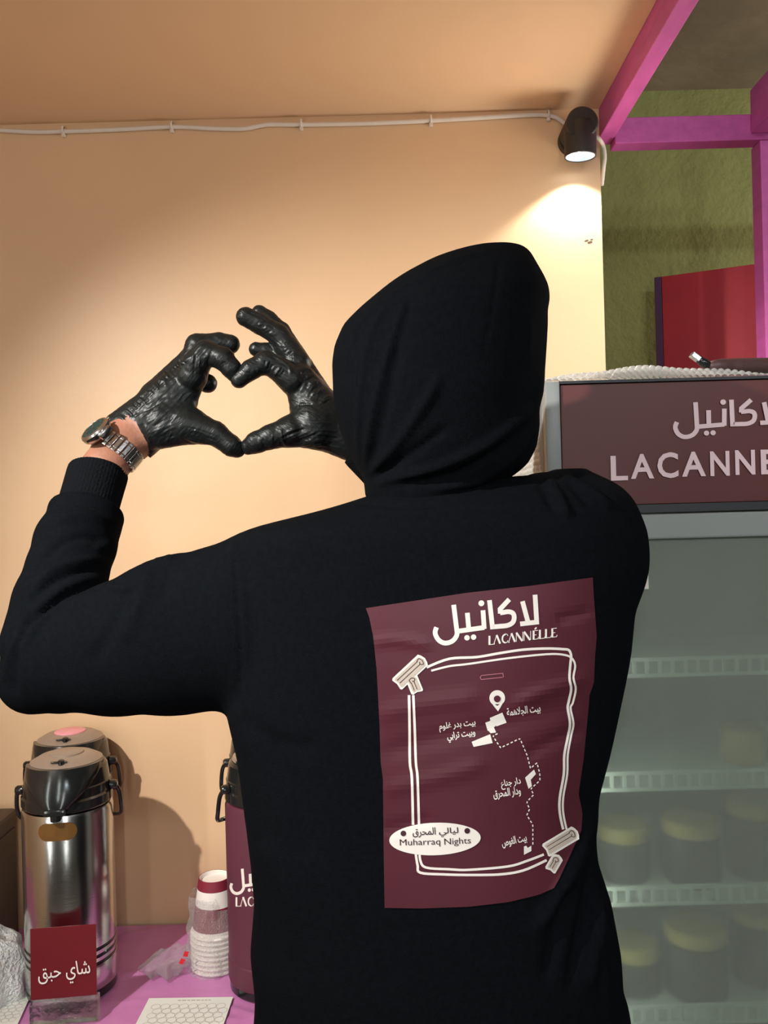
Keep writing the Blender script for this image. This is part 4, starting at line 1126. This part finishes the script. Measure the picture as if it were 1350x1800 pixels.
B.cone(A3((-0.01, 1.0, 0.95)), A3((0.15, 1.0, 0.95)), 0.085, 0.085, 0.05)
B.cone(W3(430, 1094, 1.0), W3(100, 1165, 1.03), 0.055, 0.040, 0.03)
B.cone(W3(100, 1165, 1.035), W3(135, 960, 1.105), 0.038, 0.032, 0.02)
WA, WB = W3(152, 905, 1.13), W3(248, 752, 1.195)
WM, WN = W3(180, 828, 1.16), W3(206, 790, 1.178)
B.cone(W3(135, 960, 1.105), WA, 0.032, 0.032, 0.01)
B.cone(WA, WM, 0.031, 0.0300, 0.01, 1.35); B.cone(WM, WN, 0.0300, 0.0320, 0.01, 1.5); B.cone(WN, WB, 0.0325, 0.0290, 0.01, 1.7)
B.cone(W3(1030, 990, 1.0), A3((0.165, 1.25, 1.39)), 0.055, 0.042, 0.03)
B.cone(A3((0.165, 1.25, 1.39)), RWR, 0.042, 0.030, 0.02); B.cone(RWR, W3(630, 764, 1.2), 0.030, 0.030, 0.01, 1.6)
for s_ in (-1, 1):
    hx = 0.07 + s_ * 0.085
    B.cone(A3((hx, 1.0, 0.90)), A3((hx + s_ * 0.02, 1.0, 0.50)), 0.080, 0.052, 0.03)
    B.cone(A3((hx + s_ * 0.02, 1.0, 0.50)), A3((hx + s_ * 0.03, 0.985, 0.10)), 0.052, 0.036, 0.02)
    B.cone(A3((hx + s_ * 0.03, 0.975, 0.07)), A3((hx + s_ * 0.045, 1.12, 0.045)), 0.036, 0.026, 0.02)

# --- gloves: chains of (x, y, depth offset, radius) in picture units at arm's length
Y0 = 1.2
def chain_pts(c, dr=0.0): return [(W3(x, y, Y0 + dy), rad(r, Y0 + dy) - dr) for x, y, dy, r in c]
LEFT = dict(palm=[[(220, 774, 0, 51), (295, 714, 0, 47)], [(295, 714, 0, 46), (336, 664, -.004, 26)], [(290, 702, .01, 42), (333, 632, .02, 19)], [(285, 747, -.014, 41), (332, 748, -.014, 32)]],
    fingers=[[(330, 748, -.014, 32), (378, 762, -.018, 20), (407, 784, -.018, 17), (417, 790, -.016, 13.5)],                      # thumb
             [(338, 662, -.008, 25), (345, 640, -.012, 23), (361, 620, -.015, 20), (391, 630, -.018, 18.5), (407, 648, -.018, 16), (413, 658, -.016, 13.5)],   # index
             [(338, 632, .014, 19), (347, 608, .02, 19.5), (385, 603, .024, 16.5), (405, 605, .024, 15.5)],
             [(340, 640, .03, 17), (372, 626, .036, 15), (398, 620, .038, 13)],
             [(322, 660, .032, 17), (345, 668, .034, 14.5), (365, 674, .026, 15.5)]])
RIGHT = dict(palm=[[(645, 775, 0, 45), (562, 738, 0, 48)], [(562, 738, 0, 48), (527, 667, -.002, 27)], [(560, 728, .008, 42), (530, 648, .02, 22)], [(548, 750, -.014, 40), (512, 758, -.014, 27)]],
    fingers=[[(512, 758, -.014, 27), (476, 768, -.018, 20), (450, 778, -.018, 17.5), (437, 785, -.016, 13.5)],
             [(514, 668, -.006, 25), (488, 647, -.010, 20), (467, 637, -.014, 18.5), (441, 650, -.018, 16), (420, 668, -.018, 13.5)],
             [(520, 652, .02, 20), (490, 630, .024, 15), (470, 617, .024, 12.5), (450, 614, .022, 11.5)],
             [(523, 638, .012, 22), (506, 612, .014, 19), (489, 588, .014, 17.5), (456, 569, .012, 16.5), (432, 557, .010, 16)],
             [(528, 640, .034, 19), (494, 583, .034, 15), (472, 562, .034, 13.5), (456, 550, .032, 12.5)]])
def hand(F, H, dr=0.0, kp=0.012, kf=0.005):
    for c in H['palm']:
        (a, ra), (b, rb) = chain_pts(c, dr); F.cone(a, b, ra, rb, kp, 1.55)
    for c in H['fingers']:
        pts = chain_pts(c, dr)
        for (a, ra), (b, rb) in zip(pts[:-1], pts[1:]): F.cone(a, b, ra, rb, kf, 1.05)
hand(B, LEFT, 0.003, 0.012, 0.004); hand(B, RIGHT, 0.003, 0.012, 0.004)
BV, BQ = B.mesh('person', 2)
bme = np_mesh('person', BV, BQ)
person = link('person', bme, M_skin, None, True)
tag(person, person_label, 'person')

hoodie = link('hoodie', me, M_hood, person, True)
hoodie['label'] = 'black hooded top with a maroon print on the back'

# --- hood
H = Field((-0.12, 0.84, 1.50), (0.28, 1.24, 1.88), 0.0035)
hood_rows = [(436.5, 852, 902), (439, 846, 913), (443, 827, 923), (450, 803, 930), (456, 783, 934), (472, 742, 941), (498, 697, 954), (514, 674, 961), (534, 650, 963), (553, 628, 959), (579, 602, 959),
    (612, 588, 957), (640, 584, 955), (697, 586, 951), (723, 590, 944), (752, 596, 945), (788, 609, 940), (817, 624, 925), (838, 637, 900), (850, 640, 880), (872, 642, 870), (890, 650, 860), (930, 660, 850)]
bh = [.02, .032, .045, .058, .066, .083, .102, .110, .118, .124, .130, .134, .137, .138, .136, .132, .126, .118, .110, .105, .100, .096, .09]
sliced(H, hood_rows, 1.02, 1.025, bh, P(880, 437, 1.02).z, 1.525, n=2.25, soft=0.003)
S, d = H.ell_d(HC + A3((0, 0.075, -0.005)), (0.090, 0.165, 0.128)); H.cut(S, d, 0.012)
HV, HQ = H.mesh('hood', 2)
HN = normals(HV, HQ)
HV = fold(HV, HN, [
    ([(641, 838), (650, 760), (672, 660), (703, 560), (712, 530)], 6, .0045), ([(632, 815), (630, 740), (640, 650), (660, 570), (690, 530)], 6, .004), ([(648, 830), (672, 740), (690, 660), (705, 590)], 8, -.004),
    ([(620, 780), (612, 700), (618, 620), (640, 570)], 7, -.003), ([(640, 842), (690, 790), (740, 720), (775, 660)], 9, .005), ([(650, 846), (720, 800), (790, 750)], 9, -.004),
    ([(645, 850), (740, 830), (840, 790), (910, 740), (940, 712)], 9, .006), ([(700, 850), (800, 835), (880, 790), (935, 740)], 8, -.006), ([(760, 860), (840, 846), (890, 815), (925, 780)], 8, .005),
    ([(900, 838), (908, 820), (930, 790), (940, 765)], 5, -.005), ([(925, 640), (930, 600), (930, 560)], 8, .002), ([(953, 655), (945, 690), (938, 720)], 6, .004),
    ([(870, 440), (800, 458), (720, 500), (650, 550), (610, 590)], 4, .003), ([(880, 446), (870, 520), (850, 620)], 3, -.0012)])
hood = link('hood', np_mesh('hood', HV, HQ), M_hood, hoodie, True)

# --- ribbed cuff of the left sleeve, and hem
ca, cb_ = P(151, 905, 1.13), P(173, 829, 1.165)
def ribbed(name, a, b, ra, rb, flat, par, nrib=54):
    ax = (b - a); zq = ax.normalized(); xq = zq.cross(Vector((0, 1, 0))).normalized(); yq = xq.cross(zq)
    bm = bmesh.new(); rings = []
    prof = [(-.004, .90), (0.0, .985), (.1, 1.01), (.5, 1.0), (.9, 1.0), (.98, .99), (1.0, .965), (.99, .91), (.7, .90)]
    for t, k in prof:
        r = (ra + (rb - ra) * t) * k; row = []
        for i in range(nrib * 4):
            an = 2 * math.pi * i / (nrib * 4); rr = r * (1 + 0.008 * math.cos(an * nrib))
            row.append(bm.verts.new(a + ax * t + xq * (rr * math.cos(an)) + yq * (rr * math.sin(an) / flat)))
        rings.append(row)
    n = nrib * 4
    for p, q in zip(rings[:-1], rings[1:]):
        for i in range(n): bm.faces.new((p[i], p[(i + 1) % n], q[(i + 1) % n], q[i]))
    return obj(name, bm, M_rib, par, smooth=True)
ribbed('cuff', ca, cb_, rad(51.5, 1.13), rad(52, 1.165), 1.1, hoodie)

# --- gloves
def glove(H_, lo, hi, cut_a, cut_n, name, lab, wr):
    g = Field(lo, hi, 0.0013)
    hand(g, H_, -0.0010, 0.010, 0.004)
    S = (slice(None),) * 3; x, y, z = g.grid(S)
    dpl = (x - cut_a[0]) * cut_n[0] + (y - cut_a[1]) * cut_n[1] + (z - cut_a[2]) * cut_n[2]
    # ragged rolled cuff edge
    rip = 0.003 * np.sin(x * 170 + z * 130) + 0.002 * np.sin(y * 260)
    g.cut(S, (-(dpl + rip)).astype(np.float32), 0.0)
    S2, d2 = g.cone_d(*wr, 1.75); g.cut(S2, d2, 0.0)
    V, Q = g.mesh(name, 1)
    N = normals(V, Q)
    # thin-film wrinkles: short ridges across the fingers and along the back of the hand
    w = 0.00010 * np.sin(V[:, 0] * 520 + V[:, 2] * 260 + 3 * np.sin(V[:, 2] * 130) + 2 * np.sin(V[:, 1] * 170)) + 0.00008 * np.sin(V[:, 2] * 700 - V[:, 0] * 330 + 2.5 * np.sin(V[:, 0] * 190))
    V = V + N * w[:, None]
    # creases of the thin film, traced in families along and across the hand
    rg = random.Random(5); L_ = []
    def lerp(a, b, t): return (a[0] + (b[0] - a[0]) * t, a[1] + (b[1] - a[1]) * t)
    def fan(a0, a1, b0, b1, n, w=1.9, amp=.0008, span=(.15, .95)):
        for i in range(n):
            t = (i + rg.uniform(.1, .9)) / n; p, q = lerp(a0, a1, t), lerp(b0, b1, t)
            u0 = rg.uniform(span[0], .45); u1 = rg.uniform(.6, span[1]); m_ = lerp(p, q, (u0 + u1) / 2)
            L_.append(([lerp(p, q, u0), (m_[0] + rg.uniform(-3, 3), m_[1] + rg.uniform(-3, 3)), lerp(p, q, u1)], w, amp * rg.choice((1, 1, -1)) * rg.uniform(.6, 1.2)))
    if H_ is LEFT:
        fan((205, 735), (262, 795), (316, 632), (352, 700), 17); fan((205, 735), (260, 790), (300, 690), (340, 745), 10)
        fan((196, 732), (318, 620), (222, 752), (335, 640), 26, 1.7, .0011); fan((300, 735), (300, 780), (395, 768), (380, 792), 9)
        fan((343, 612), (376, 612), (338, 668), (362, 650), 9, 1.7, .0011); fan((372, 618), (400, 640), (384, 648), (412, 632), 8, 1.7); fan((262, 790), (340, 770), (280, 760), (350, 745), 10, 1.7)
        L_.append(([(268, 680), (300, 652), (330, 632), (345, 622)], 2.6, .0016)); L_.append(([(336, 640), (346, 618), (358, 606)], 2.4, .0014)); L_.append(([(252, 742), (262, 770), (262, 792)], 3.0, .0016))
    else:
        fan((503, 592), (592, 700), (488, 606), (560, 716), 30, 1.7, .0012); fan((520, 700), (560, 720), (545, 650), (585, 700), 10); fan((540, 740), (600, 770), (470, 775), (520, 790), 12, 1.9, .0010)
        fan((468, 620), (512, 645), (462, 652), (487, 668), 10, 1.7, .0011); fan((445, 568), (470, 596), (465, 560), (492, 588), 7, 1.7); fan((425, 655), (450, 640), (435, 672), (460, 656), 5, 1.6); fan((600, 740), (610, 800), (540, 735), (550, 790), 10)
        fan((455, 765), (500, 745), (452, 790), (510, 785), 12, 1.7, .0010)
        L_.append(([(474, 622), (490, 630), (508, 645), (511, 662)], 2.4, .0015)); L_.append(([(524, 712), (536, 710), (550, 711)], 2.2, -.0018)); L_.append(([(437, 549), (455, 555), (472, 566)], 1.8, -.0014))
    V = fold(V, normals(V, Q), L_)
    o = link(name, np_mesh(name, V, Q), M_gloveL if H_ is LEFT else M_gloveR, person, True); o['label'] = lab
    return o
ul = (A3(P(190, 733, Y0)) + A3(P(268, 801, Y0))) / 2
dl = A3(P(190, 733, Y0)) - A3(P(268, 801, Y0)); nl = np.cross(dl, A3((0, 1, 0))); nl /= np.linalg.norm(nl)
hl = W3(300, 714, Y0) - ul
nl = nl if nl @ hl < 0 else -nl
glove(LEFT, P(170, 830, 1.2) + Vector((0, -.07, 0)), P(445, 570, 1.2) + Vector((0, .08, 0)), ul, nl, 'glove', 'wrinkled black glove on the left hand, beside the watch', (W3(196, 795, Y0), W3(226, 770, Y0), 0.0350, 0.030))
glove(RIGHT, P(395, 830, 1.2) + Vector((0, -.07, 0)), P(670, 520, 1.2) + Vector((0, .08, 0)), W3(652, 768, Y0), A3((0.94, 0, 0.34)) * 1.0, 'glove', 'wrinkled black glove on the right hand, against the hood', (W3(680, 786, Y0), W3(655, 774, Y0), 0.0345, 0.028))
# sleeve cuff of the right arm
rc = Vector(RWR); ribbed('cuff', rc + (Vector((0.165, 1.25, 1.39)) - rc).normalized() * 0.035, Vector(W3(640, 776, 1.2)), 0.044, 0.0405, 1.05, hoodie)

# --- print on the back, laid on the cloth
bvh = BVHTree.FromPolygons([tuple(v) for v in V[:0]] or [tuple(v) for v in np.array([v.co[:] for v in me.vertices])], [tuple(p.vertices) for p in me.polygons])
def on_back(off):
    def f(px, py):
        d = (P(px, py, 1.0) - CAM).normalized(); h = bvh.ray_cast(CAM, d, 3.0)
        q = h[0] if h[0] is not None else CAM + d * 0.93
        return q - d * off
    return f
def edge(pts, n):
    c = np.array(pts, float); s = np.r_[0, np.cumsum(np.hypot(*np.diff(c, axis=0).T))]; t = np.linspace(0, s[-1], n + 1)
    return np.stack([np.interp(t, s, c[:, 0]), np.interp(t, s, c[:, 1])], 1)
NU, NV = 44, 64
eT = edge([(643, 1069), (821, 1042), (930, 1030), (1042, 1015)], NU)
eB = edge([(676, 1596), (739, 1597), (824, 1594), (893, 1586), (947, 1573), (974, 1561)], NU)
eL = edge([(643, 1069), (649, 1085), (656, 1119), (662, 1177), (667, 1272), (669, 1340), (673, 1368), (674, 1470), (676, 1596)], NV)
eR = edge([(1042, 1015), (1044, 1051), (1049, 1119), (1046, 1153), (1044, 1201), (1036, 1222), (1035, 1240), (1026, 1334), (1017, 1395), (1024, 1429), (1022, 1460), (1002, 1504), (983, 1545), (974, 1561)], NV)
pm = bmesh.new(); f1 = on_back(0.0013); f0 = on_back(0.0001); g = []
for j in range(NV + 1):
    v = j / NV; row = []
    for i in range(NU + 1):
        u = i / NU
        q = (1 - v) * eT[i] + v * eB[i] + (1 - u) * eL[j] + u * eR[j] - ((1 - u) * (1 - v) * eT[0] + u * (1 - v) * eT[-1] + (1 - u) * v * eB[0] + u * v * eB[-1])
        row.append((q[0], q[1], pm.verts.new(f1(q[0], q[1]))))
    g.append(row)
for j in range(NV):
    for i in range(NU): pm.faces.new((g[j][i][2], g[j][i + 1][2], g[j + 1][i + 1][2], g[j + 1][i][2]))
rim = [g[0][i] for i in range(NU)] + [g[j][NU] for j in range(NV)] + [g[NV][i] for i in range(NU, 0, -1)] + [g[j][0] for j in range(NV, 0, -1)]
low = [pm.verts.new(f0(a, b)) for a, b, _ in rim]
for k in range(len(rim)): pm.faces.new((rim[k][2], rim[(k + 1) % len(rim)][2], low[(k + 1) % len(rim)], low[k]))
def draw(shapes, off, mi): bake_shapes(pm, shapes, on_back(off), mi)
sc = 1 / 5.192
draw([xf(s, lambda p: (740 + p[0] * sc, 1030 + p[1] * sc)) for s in shop_word()], 0.0019, 1)
lw, LX = latin_word('LACANNÉLLE'); kx = 121.5 / LX
for pts, w in lw: draw([stroke([(857.5 + x * kx, 1134 - 0.119 * x * kx - y * 16.0 - y * 0.0) for x, y in pts], 3.4 if w > .21 else 2.6 if w > .1 else 1.15, step=3)], 0.0019, 1)
# double frame line
for pts, w in (([(750, 1173), (790, 1158), (838, 1155), (879, 1148), (920, 1142), (961, 1140), (988, 1141), (1000, 1143), (1004, 1153), (1003, 1163), (1001, 1191), (1004, 1211), (1000, 1232), (998, 1245), (1002, 1272),
                 (998, 1296), (992, 1327), (991, 1361), (984, 1402), (984, 1429), (990, 1458)], 4.4),
               ([(758, 1179), (790, 1171), (824, 1167), (893, 1157), (961, 1150), (991, 1151), (1005, 1157), (1011, 1170), (1008, 1191), (1012, 1211), (1007, 1235), (1003, 1245), (1008, 1272), (1004, 1293), (998, 1327),
                 (997, 1361), (990, 1402), (990, 1429), (996, 1458)], 3.6),
               ([(719, 1222), (720, 1280), (720.5, 1340), (724, 1368), (726, 1450)], 4.6), ([(726.5, 1222), (729, 1280), (731, 1340), (734, 1368), (736.5, 1450)], 4.4),
               ([(730, 1495), (734, 1521), (739, 1534), (780, 1537), (824, 1538), (879, 1537), (920, 1530), (961, 1512)], 4.4), ([(737.5, 1495), (739, 1513), (749, 1525), (790, 1528), (824, 1529), (893, 1523), (927, 1513), (956, 1502)], 4.2)):
    draw([stroke(curve2(pts, 5), w, step=4)], 0.0018, 1)
# plain rolled sticks at two corners and a small one over the pin
def stick(cx, cy, L_, w, ang, legs=()):
    c, s_ = math.cos(ang), math.sin(ang); T = lambda x, y: (cx + x * c - y * s_, cy + x * s_ + y * c)
    def rr(hw, hh): return [T(*p) for p in [(-hw, -hh * .8), (-hw + 3, -hh), (hw - 3, -hh), (hw, -hh * .6), (hw + 2, 0), (hw, hh * .6), (hw - 3, hh), (-hw + 2, hh), (-hw, hh * .8), (-hw + 2, 0)]]
    draw([poly(rr(L_ / 2 + 3.5, w / 2 + 3.5), 5)], 0.0022, 1); draw([poly(rr(L_ / 2, w / 2), 5)], 0.0026, 2)
    for y in (-w * .25, w * .1): draw([stroke([T(-L_ / 2 + 3, y), T(L_ / 2 - 8, y)], 1.1)], 0.0029, 4)
    draw([stroke([T(*p) for p in curve2([(L_ / 2 - 9, -w * .3), (L_ / 2 - 3, -w * .35), (L_ / 2 - 1, 0), (L_ / 2 - 4, w * .3), (L_ / 2 - 8, w * .1), (L_ / 2 - 6, -w * .08)], 4)], 1.2)], 0.0029, 4)
stick(721, 1181, 60, 19, math.radians(-43)); stick(728, 1203, 26, 15, math.radians(-112)); 
stick(986, 1479, 58, 19, math.radians(-31)); stick(974, 1518, 24, 14, math.radians(-60))
for y in (-4, 3): draw([stroke([(846, 1191.5 + y), (884, 1187.5 + y)], 1.3)], 0.0018, 3)
draw([stroke([(884, 1183.5), (885, 1190.5)], 1.3), stroke([(846, 1187.5), (844, 1191), (846, 1194.5)], 1.3)], 0.0018, 3)
# map
n = 28; ring_o = []
for k in range(n):
    a = math.radians(38 + 284 * k / (n - 1)) + math.pi / 2; ring_o.append((874 + 13.8 * math.cos(a), 1227 + 13.8 * math.sin(a)))
draw([poly(ring_o + [], 4)], 0.0018, 1); draw([poly([(863.2, 1234), (874, 1240.8), (885.2, 1233.6), (880.5, 1242), (875.6, 1250.6), (868.5, 1242)], 4)], 0.0018, 1); draw([poly(disc(874, 1228.5, 6), 3)], 0.0024, 0)
draw([poly([(883, 1252.6), (890.5, 1270.5), (872, 1277), (868, 1278), (872, 1287.5), (862.4, 1289), (860, 1286), (857, 1284), (853, 1270.5), (862, 1267), (861, 1262)], 5), poly([(829, 1304), (861.6, 1290.6), (866, 1306), (832.6, 1313)], 5),
      poly([(938.7, 1352.7), (942, 1360.6), (933, 1370.6), (935, 1382), (929, 1386.5), (923, 1367)], 4), poly([(921, 1488), (925, 1486.5), (927.6, 1490.5), (934, 1486.5), (934, 1496), (921, 1502.6)], 4)], 0.0018, 1)
path = edge([(871, 1276), (876, 1289), (866, 1293.5), (880, 1314.5), (914, 1298), (927, 1329), (932.4, 1350.6), (944, 1341), (949, 1361), (949, 1372), (938, 1382), (933, 1386.5), (938, 1397), (925.5, 1410), (931, 1422), (926, 1432.5), (936.6, 1450), (936.6, 1488)], 84)
for k in range(0, 84, 2): draw([stroke([path[k], path[k] + (path[k + 1] - path[k]) * 1.1], 2.0)], 0.0021, 1 if k > 2 else 0)
for s_, bl, br, h in (('بيت الجلاهمة', (892, 1262), (951, 1254), 17), ('بيت بدر غلوم', (773, 1288), (837, 1280), 17), ('وبيت ترابي', (787.5, 1306), (837, 1298), 18), ('دار جناع', (882, 1389), (917, 1383), 17.5),
                      ('ودار المحرق', (868.5, 1407), (916.6, 1400), 18.5), ('بيت الغوص', (884, 1492), (927.6, 1482), 17.5)):
    draw([fit(text2d(arabic(s_), 0.018), bl, br, h)], 0.0018, 1)
draw([poly(disc(764.6, 1474.8, 80.4, 56, 28.6, math.radians(-2)), 6)], 0.0022, 1)
draw([poly(disc(709, 1465, 5.0), 3), poly(disc(821.3, 1460.5, 5.0), 3)], 0.0027, 4)
draw([fit(text2d(arabic('ليالي'), 0.01), (772, 1471.5), (806, 1470), 16), fit(text2d(arabic('المحرق'), 0.01), (725.6, 1473), (766, 1471), 17), fit(text2d('Muharraq', 0.0), (703, 1490), (774, 1488), 14.5), fit(text2d('Nights', 0.0), (781.5, 1488.5), (828, 1486), 14.5)], 0.0027, 4)
bp_ = obj('back_print', pm, [M_print, M_white, M_beige, M_rose, M_darkmar], hoodie)
bp_['label'] = 'maroon map print with white frame, writing and badge'

# --- wristwatch
wd_ = Vector(WB) - Vector(WM); wa = wd_.normalized()
wc = P(205, 791, 1.172)
e2 = Vector((0, -1, 0)); e2 = (e2 - wa * e2.dot(wa)).normalized(); e1 = wa.cross(e2).normalized()
if e1.x < 0: e1 = -e1
watch = bpy.data.objects.new('wristwatch', None); COL.objects.link(watch); watch.parent = person; watch.empty_display_size = 0.03
watch['label'] = 'silver steel wristwatch with dark dial'
ra_, rb_ = 0.0350, 0.0250
bm = bmesh.new(); n = 30; ac = math.radians(180 - 36)
for k in range(n):
    an = ac + 2 * math.pi * k / n
    if min(abs((an - ac) % (2 * math.pi)), 2 * math.pi - abs((an - ac) % (2 * math.pi))) < 0.42: continue
    p = wc + e1 * (ra_ * math.cos(an)) + e2 * (rb_ * math.sin(an)); t = (-e1 * ra_ * math.sin(an) + e2 * rb_ * math.cos(an)).normalized(); nn = t.cross(wa).normalized()
    if nn.dot(p - wc) < 0: nn = -nn
    Mx = Matrix((t.to_4d(), wa.to_4d(), nn.to_4d(), (0, 0, 0, 1))).transposed(); Mx[0][3], Mx[1][3], Mx[2][3] = p; Mx[3][0] = Mx[3][1] = Mx[3][2] = 0
    for (x0, x1, y0, y1, zz) in ((-.0029, .0029, -.0074, .0074, .0020), (-.0026, .0026, .0079, .0118, .0014), (-.0026, .0026, -.0118, -.0079, .0014)):
        h = bmesh.new(); bm_box(h, x0, x1, y0, y1, -.0014, zz, 0.0007); bmesh.ops.transform(h, matrix=Mx, verts=h.verts[:])
        mm = bpy.data.meshes.new('x'); h.to_mesh(mm); h.free(); bm.from_mesh(mm); bpy.data.meshes.remove(mm)
obj('bracelet', bm, M_watch, watch)
cn = (e1 * math.cos(ac) + e2 * math.sin(ac)).normalized()
cp = wc + e1 * (ra_ * math.cos(ac)) + e2 * (rb_ * math.sin(ac)) + cn * 0.001
ct = wa.cross(cn).normalized(); MC = Matrix((ct.to_4d(), wa.to_4d(), cn.to_4d(), (0, 0, 0, 1))).transposed(); MC[0][3], MC[1][3], MC[2][3] = cp; MC[3][0] = MC[3][1] = MC[3][2] = 0
RC = 0.0225
bm = bmesh.new(); bm_lathe(bm, [(0, -.003), (RC - .004, -.003), (RC - .001, 0), (RC, .003), (RC, .007), (RC - .0015, .0095), (RC - .004, .0105), (RC - .0045, .0095), (0, .0095)], 12 * 4, M=MC)
for s_ in (-1, 1):
    h = bmesh.new(); bm_box(h, s_ * RC * .75 - .0, s_ * (RC + .0055), -.0105, .0105, -.003, .0055, .0015) if s_ > 0 else bm_box(h, -(RC + .0055), -RC * .75, -.0105, .0105, -.003, .0055, .0015)
    bmesh.ops.transform(h, matrix=MC, verts=h.verts[:]); mm = bpy.data.meshes.new('x'); h.to_mesh(mm); h.free(); bm.from_mesh(mm); bpy.data.meshes.remove(mm)
obj('watch_case', bm, M_watch, watch, sharp=25)
bm = bmesh.new(); bm_lathe(bm, [(0, .0097), (RC - .0048, .0097), (RC - .0048, .0100), (0, .0100)], 48, 0, M=MC)
for k in range(12):
    a = k * math.pi / 6; h = bmesh.new(); bm_box(h, -.0006, .0006, .0125, .0160, .0101, .0104, 0, 1); bmesh.ops.transform(h, matrix=MC @ Matrix.Rotation(a, 4, 'Z'), verts=h.verts[:])
    mm = bpy.data.meshes.new('x'); h.to_mesh(mm); h.free(); bm.from_mesh(mm); bpy.data.meshes.remove(mm)
for a, L_ in ((0.9, .009), (2.6, .0125)):
    h = bmesh.new(); bm_box(h, -.0006, .0006, -.002, L_, .0106, .0109, 0, 1); bmesh.ops.transform(h, matrix=MC @ Matrix.Rotation(a, 4, 'Z'), verts=h.verts[:])
    mm = bpy.data.meshes.new('x'); h.to_mesh(mm); h.free(); bm.from_mesh(mm); bpy.data.meshes.remove(mm)
obj('dial', bm, [M_dial, M_watch], watch)
bm = bm_lathe(bmesh.new(), [(0, 0), (.0028, 0), (.0028, .0035), (0, .0035)], 20, M=MC @ Matrix.Translation((0, RC - .0005, .004)) @ Matrix.Rotation(-math.pi / 2, 4, 'X'))
obj('crown', bm, M_watch, watch, sharp=40)

# --- hair, trousers and shoes
K = Field(HC + A3((-.1, -.12, -.06)), HC + A3((.1, .12, .13)), 0.004)
K.ell(HC + A3((0, -.006, .014)), (.0765, .0955, .100), 0.0)
S = (slice(None),) * 3; x, y, z = K.grid(S); K.cut(S, (-((y - HC[1] - 0.052) - 0.5 * (z - HC[2] - 0.05) + 0 * x)).astype(np.float32), 0.01)
KV, KQ = K.mesh('hair', 1); link('hair', np_mesh('hair', KV, KQ), M_hair, person, True)
T = Field((-.2, .82, .02), (.36, 1.2, 1.0), 0.006)
T.cone(A3((-0.01, 1.0, 0.93)), A3((0.15, 1.0, 0.93)), 0.098, 0.098, 0.05)
for s_ in (-1, 1):
    hx = 0.07 + s_ * 0.085
    T.chain([(A3((hx, 1.0, 0.88)), 0.094), (A3((hx + s_ * 0.02, 1.0, 0.50)), 0.070), (A3((hx + s_ * 0.03, 0.99, 0.12)), 0.062)], 0.02)
TV, TQ = T.mesh('trousers', 2); link('trousers', np_mesh('trousers', TV, TQ), M_trous, person, True)
for s_ in (-1, 1):
    hx = 0.07 + s_ * 0.115
    K = Field((hx - .08, .86, -.02), (hx + .1, 1.24, .14), 0.004)
    K.cone(A3((hx, .97, .05)), A3((hx + s_ * .012, 1.13, .035)), .050, .044, .02); K.cone(A3((hx, .975, .06)), A3((hx, .98, .1)), .046, .045, .02)
    S = (slice(None),) * 3; x, y, z = K.grid(S); K.cut(S, (z - 0.001 + 0 * x + 0 * y).astype(np.float32), 0.004)
    KV, KQ = K.mesh('shoe', 1); link('shoe', np_mesh('shoe', KV, KQ), M_shoe, person, True)
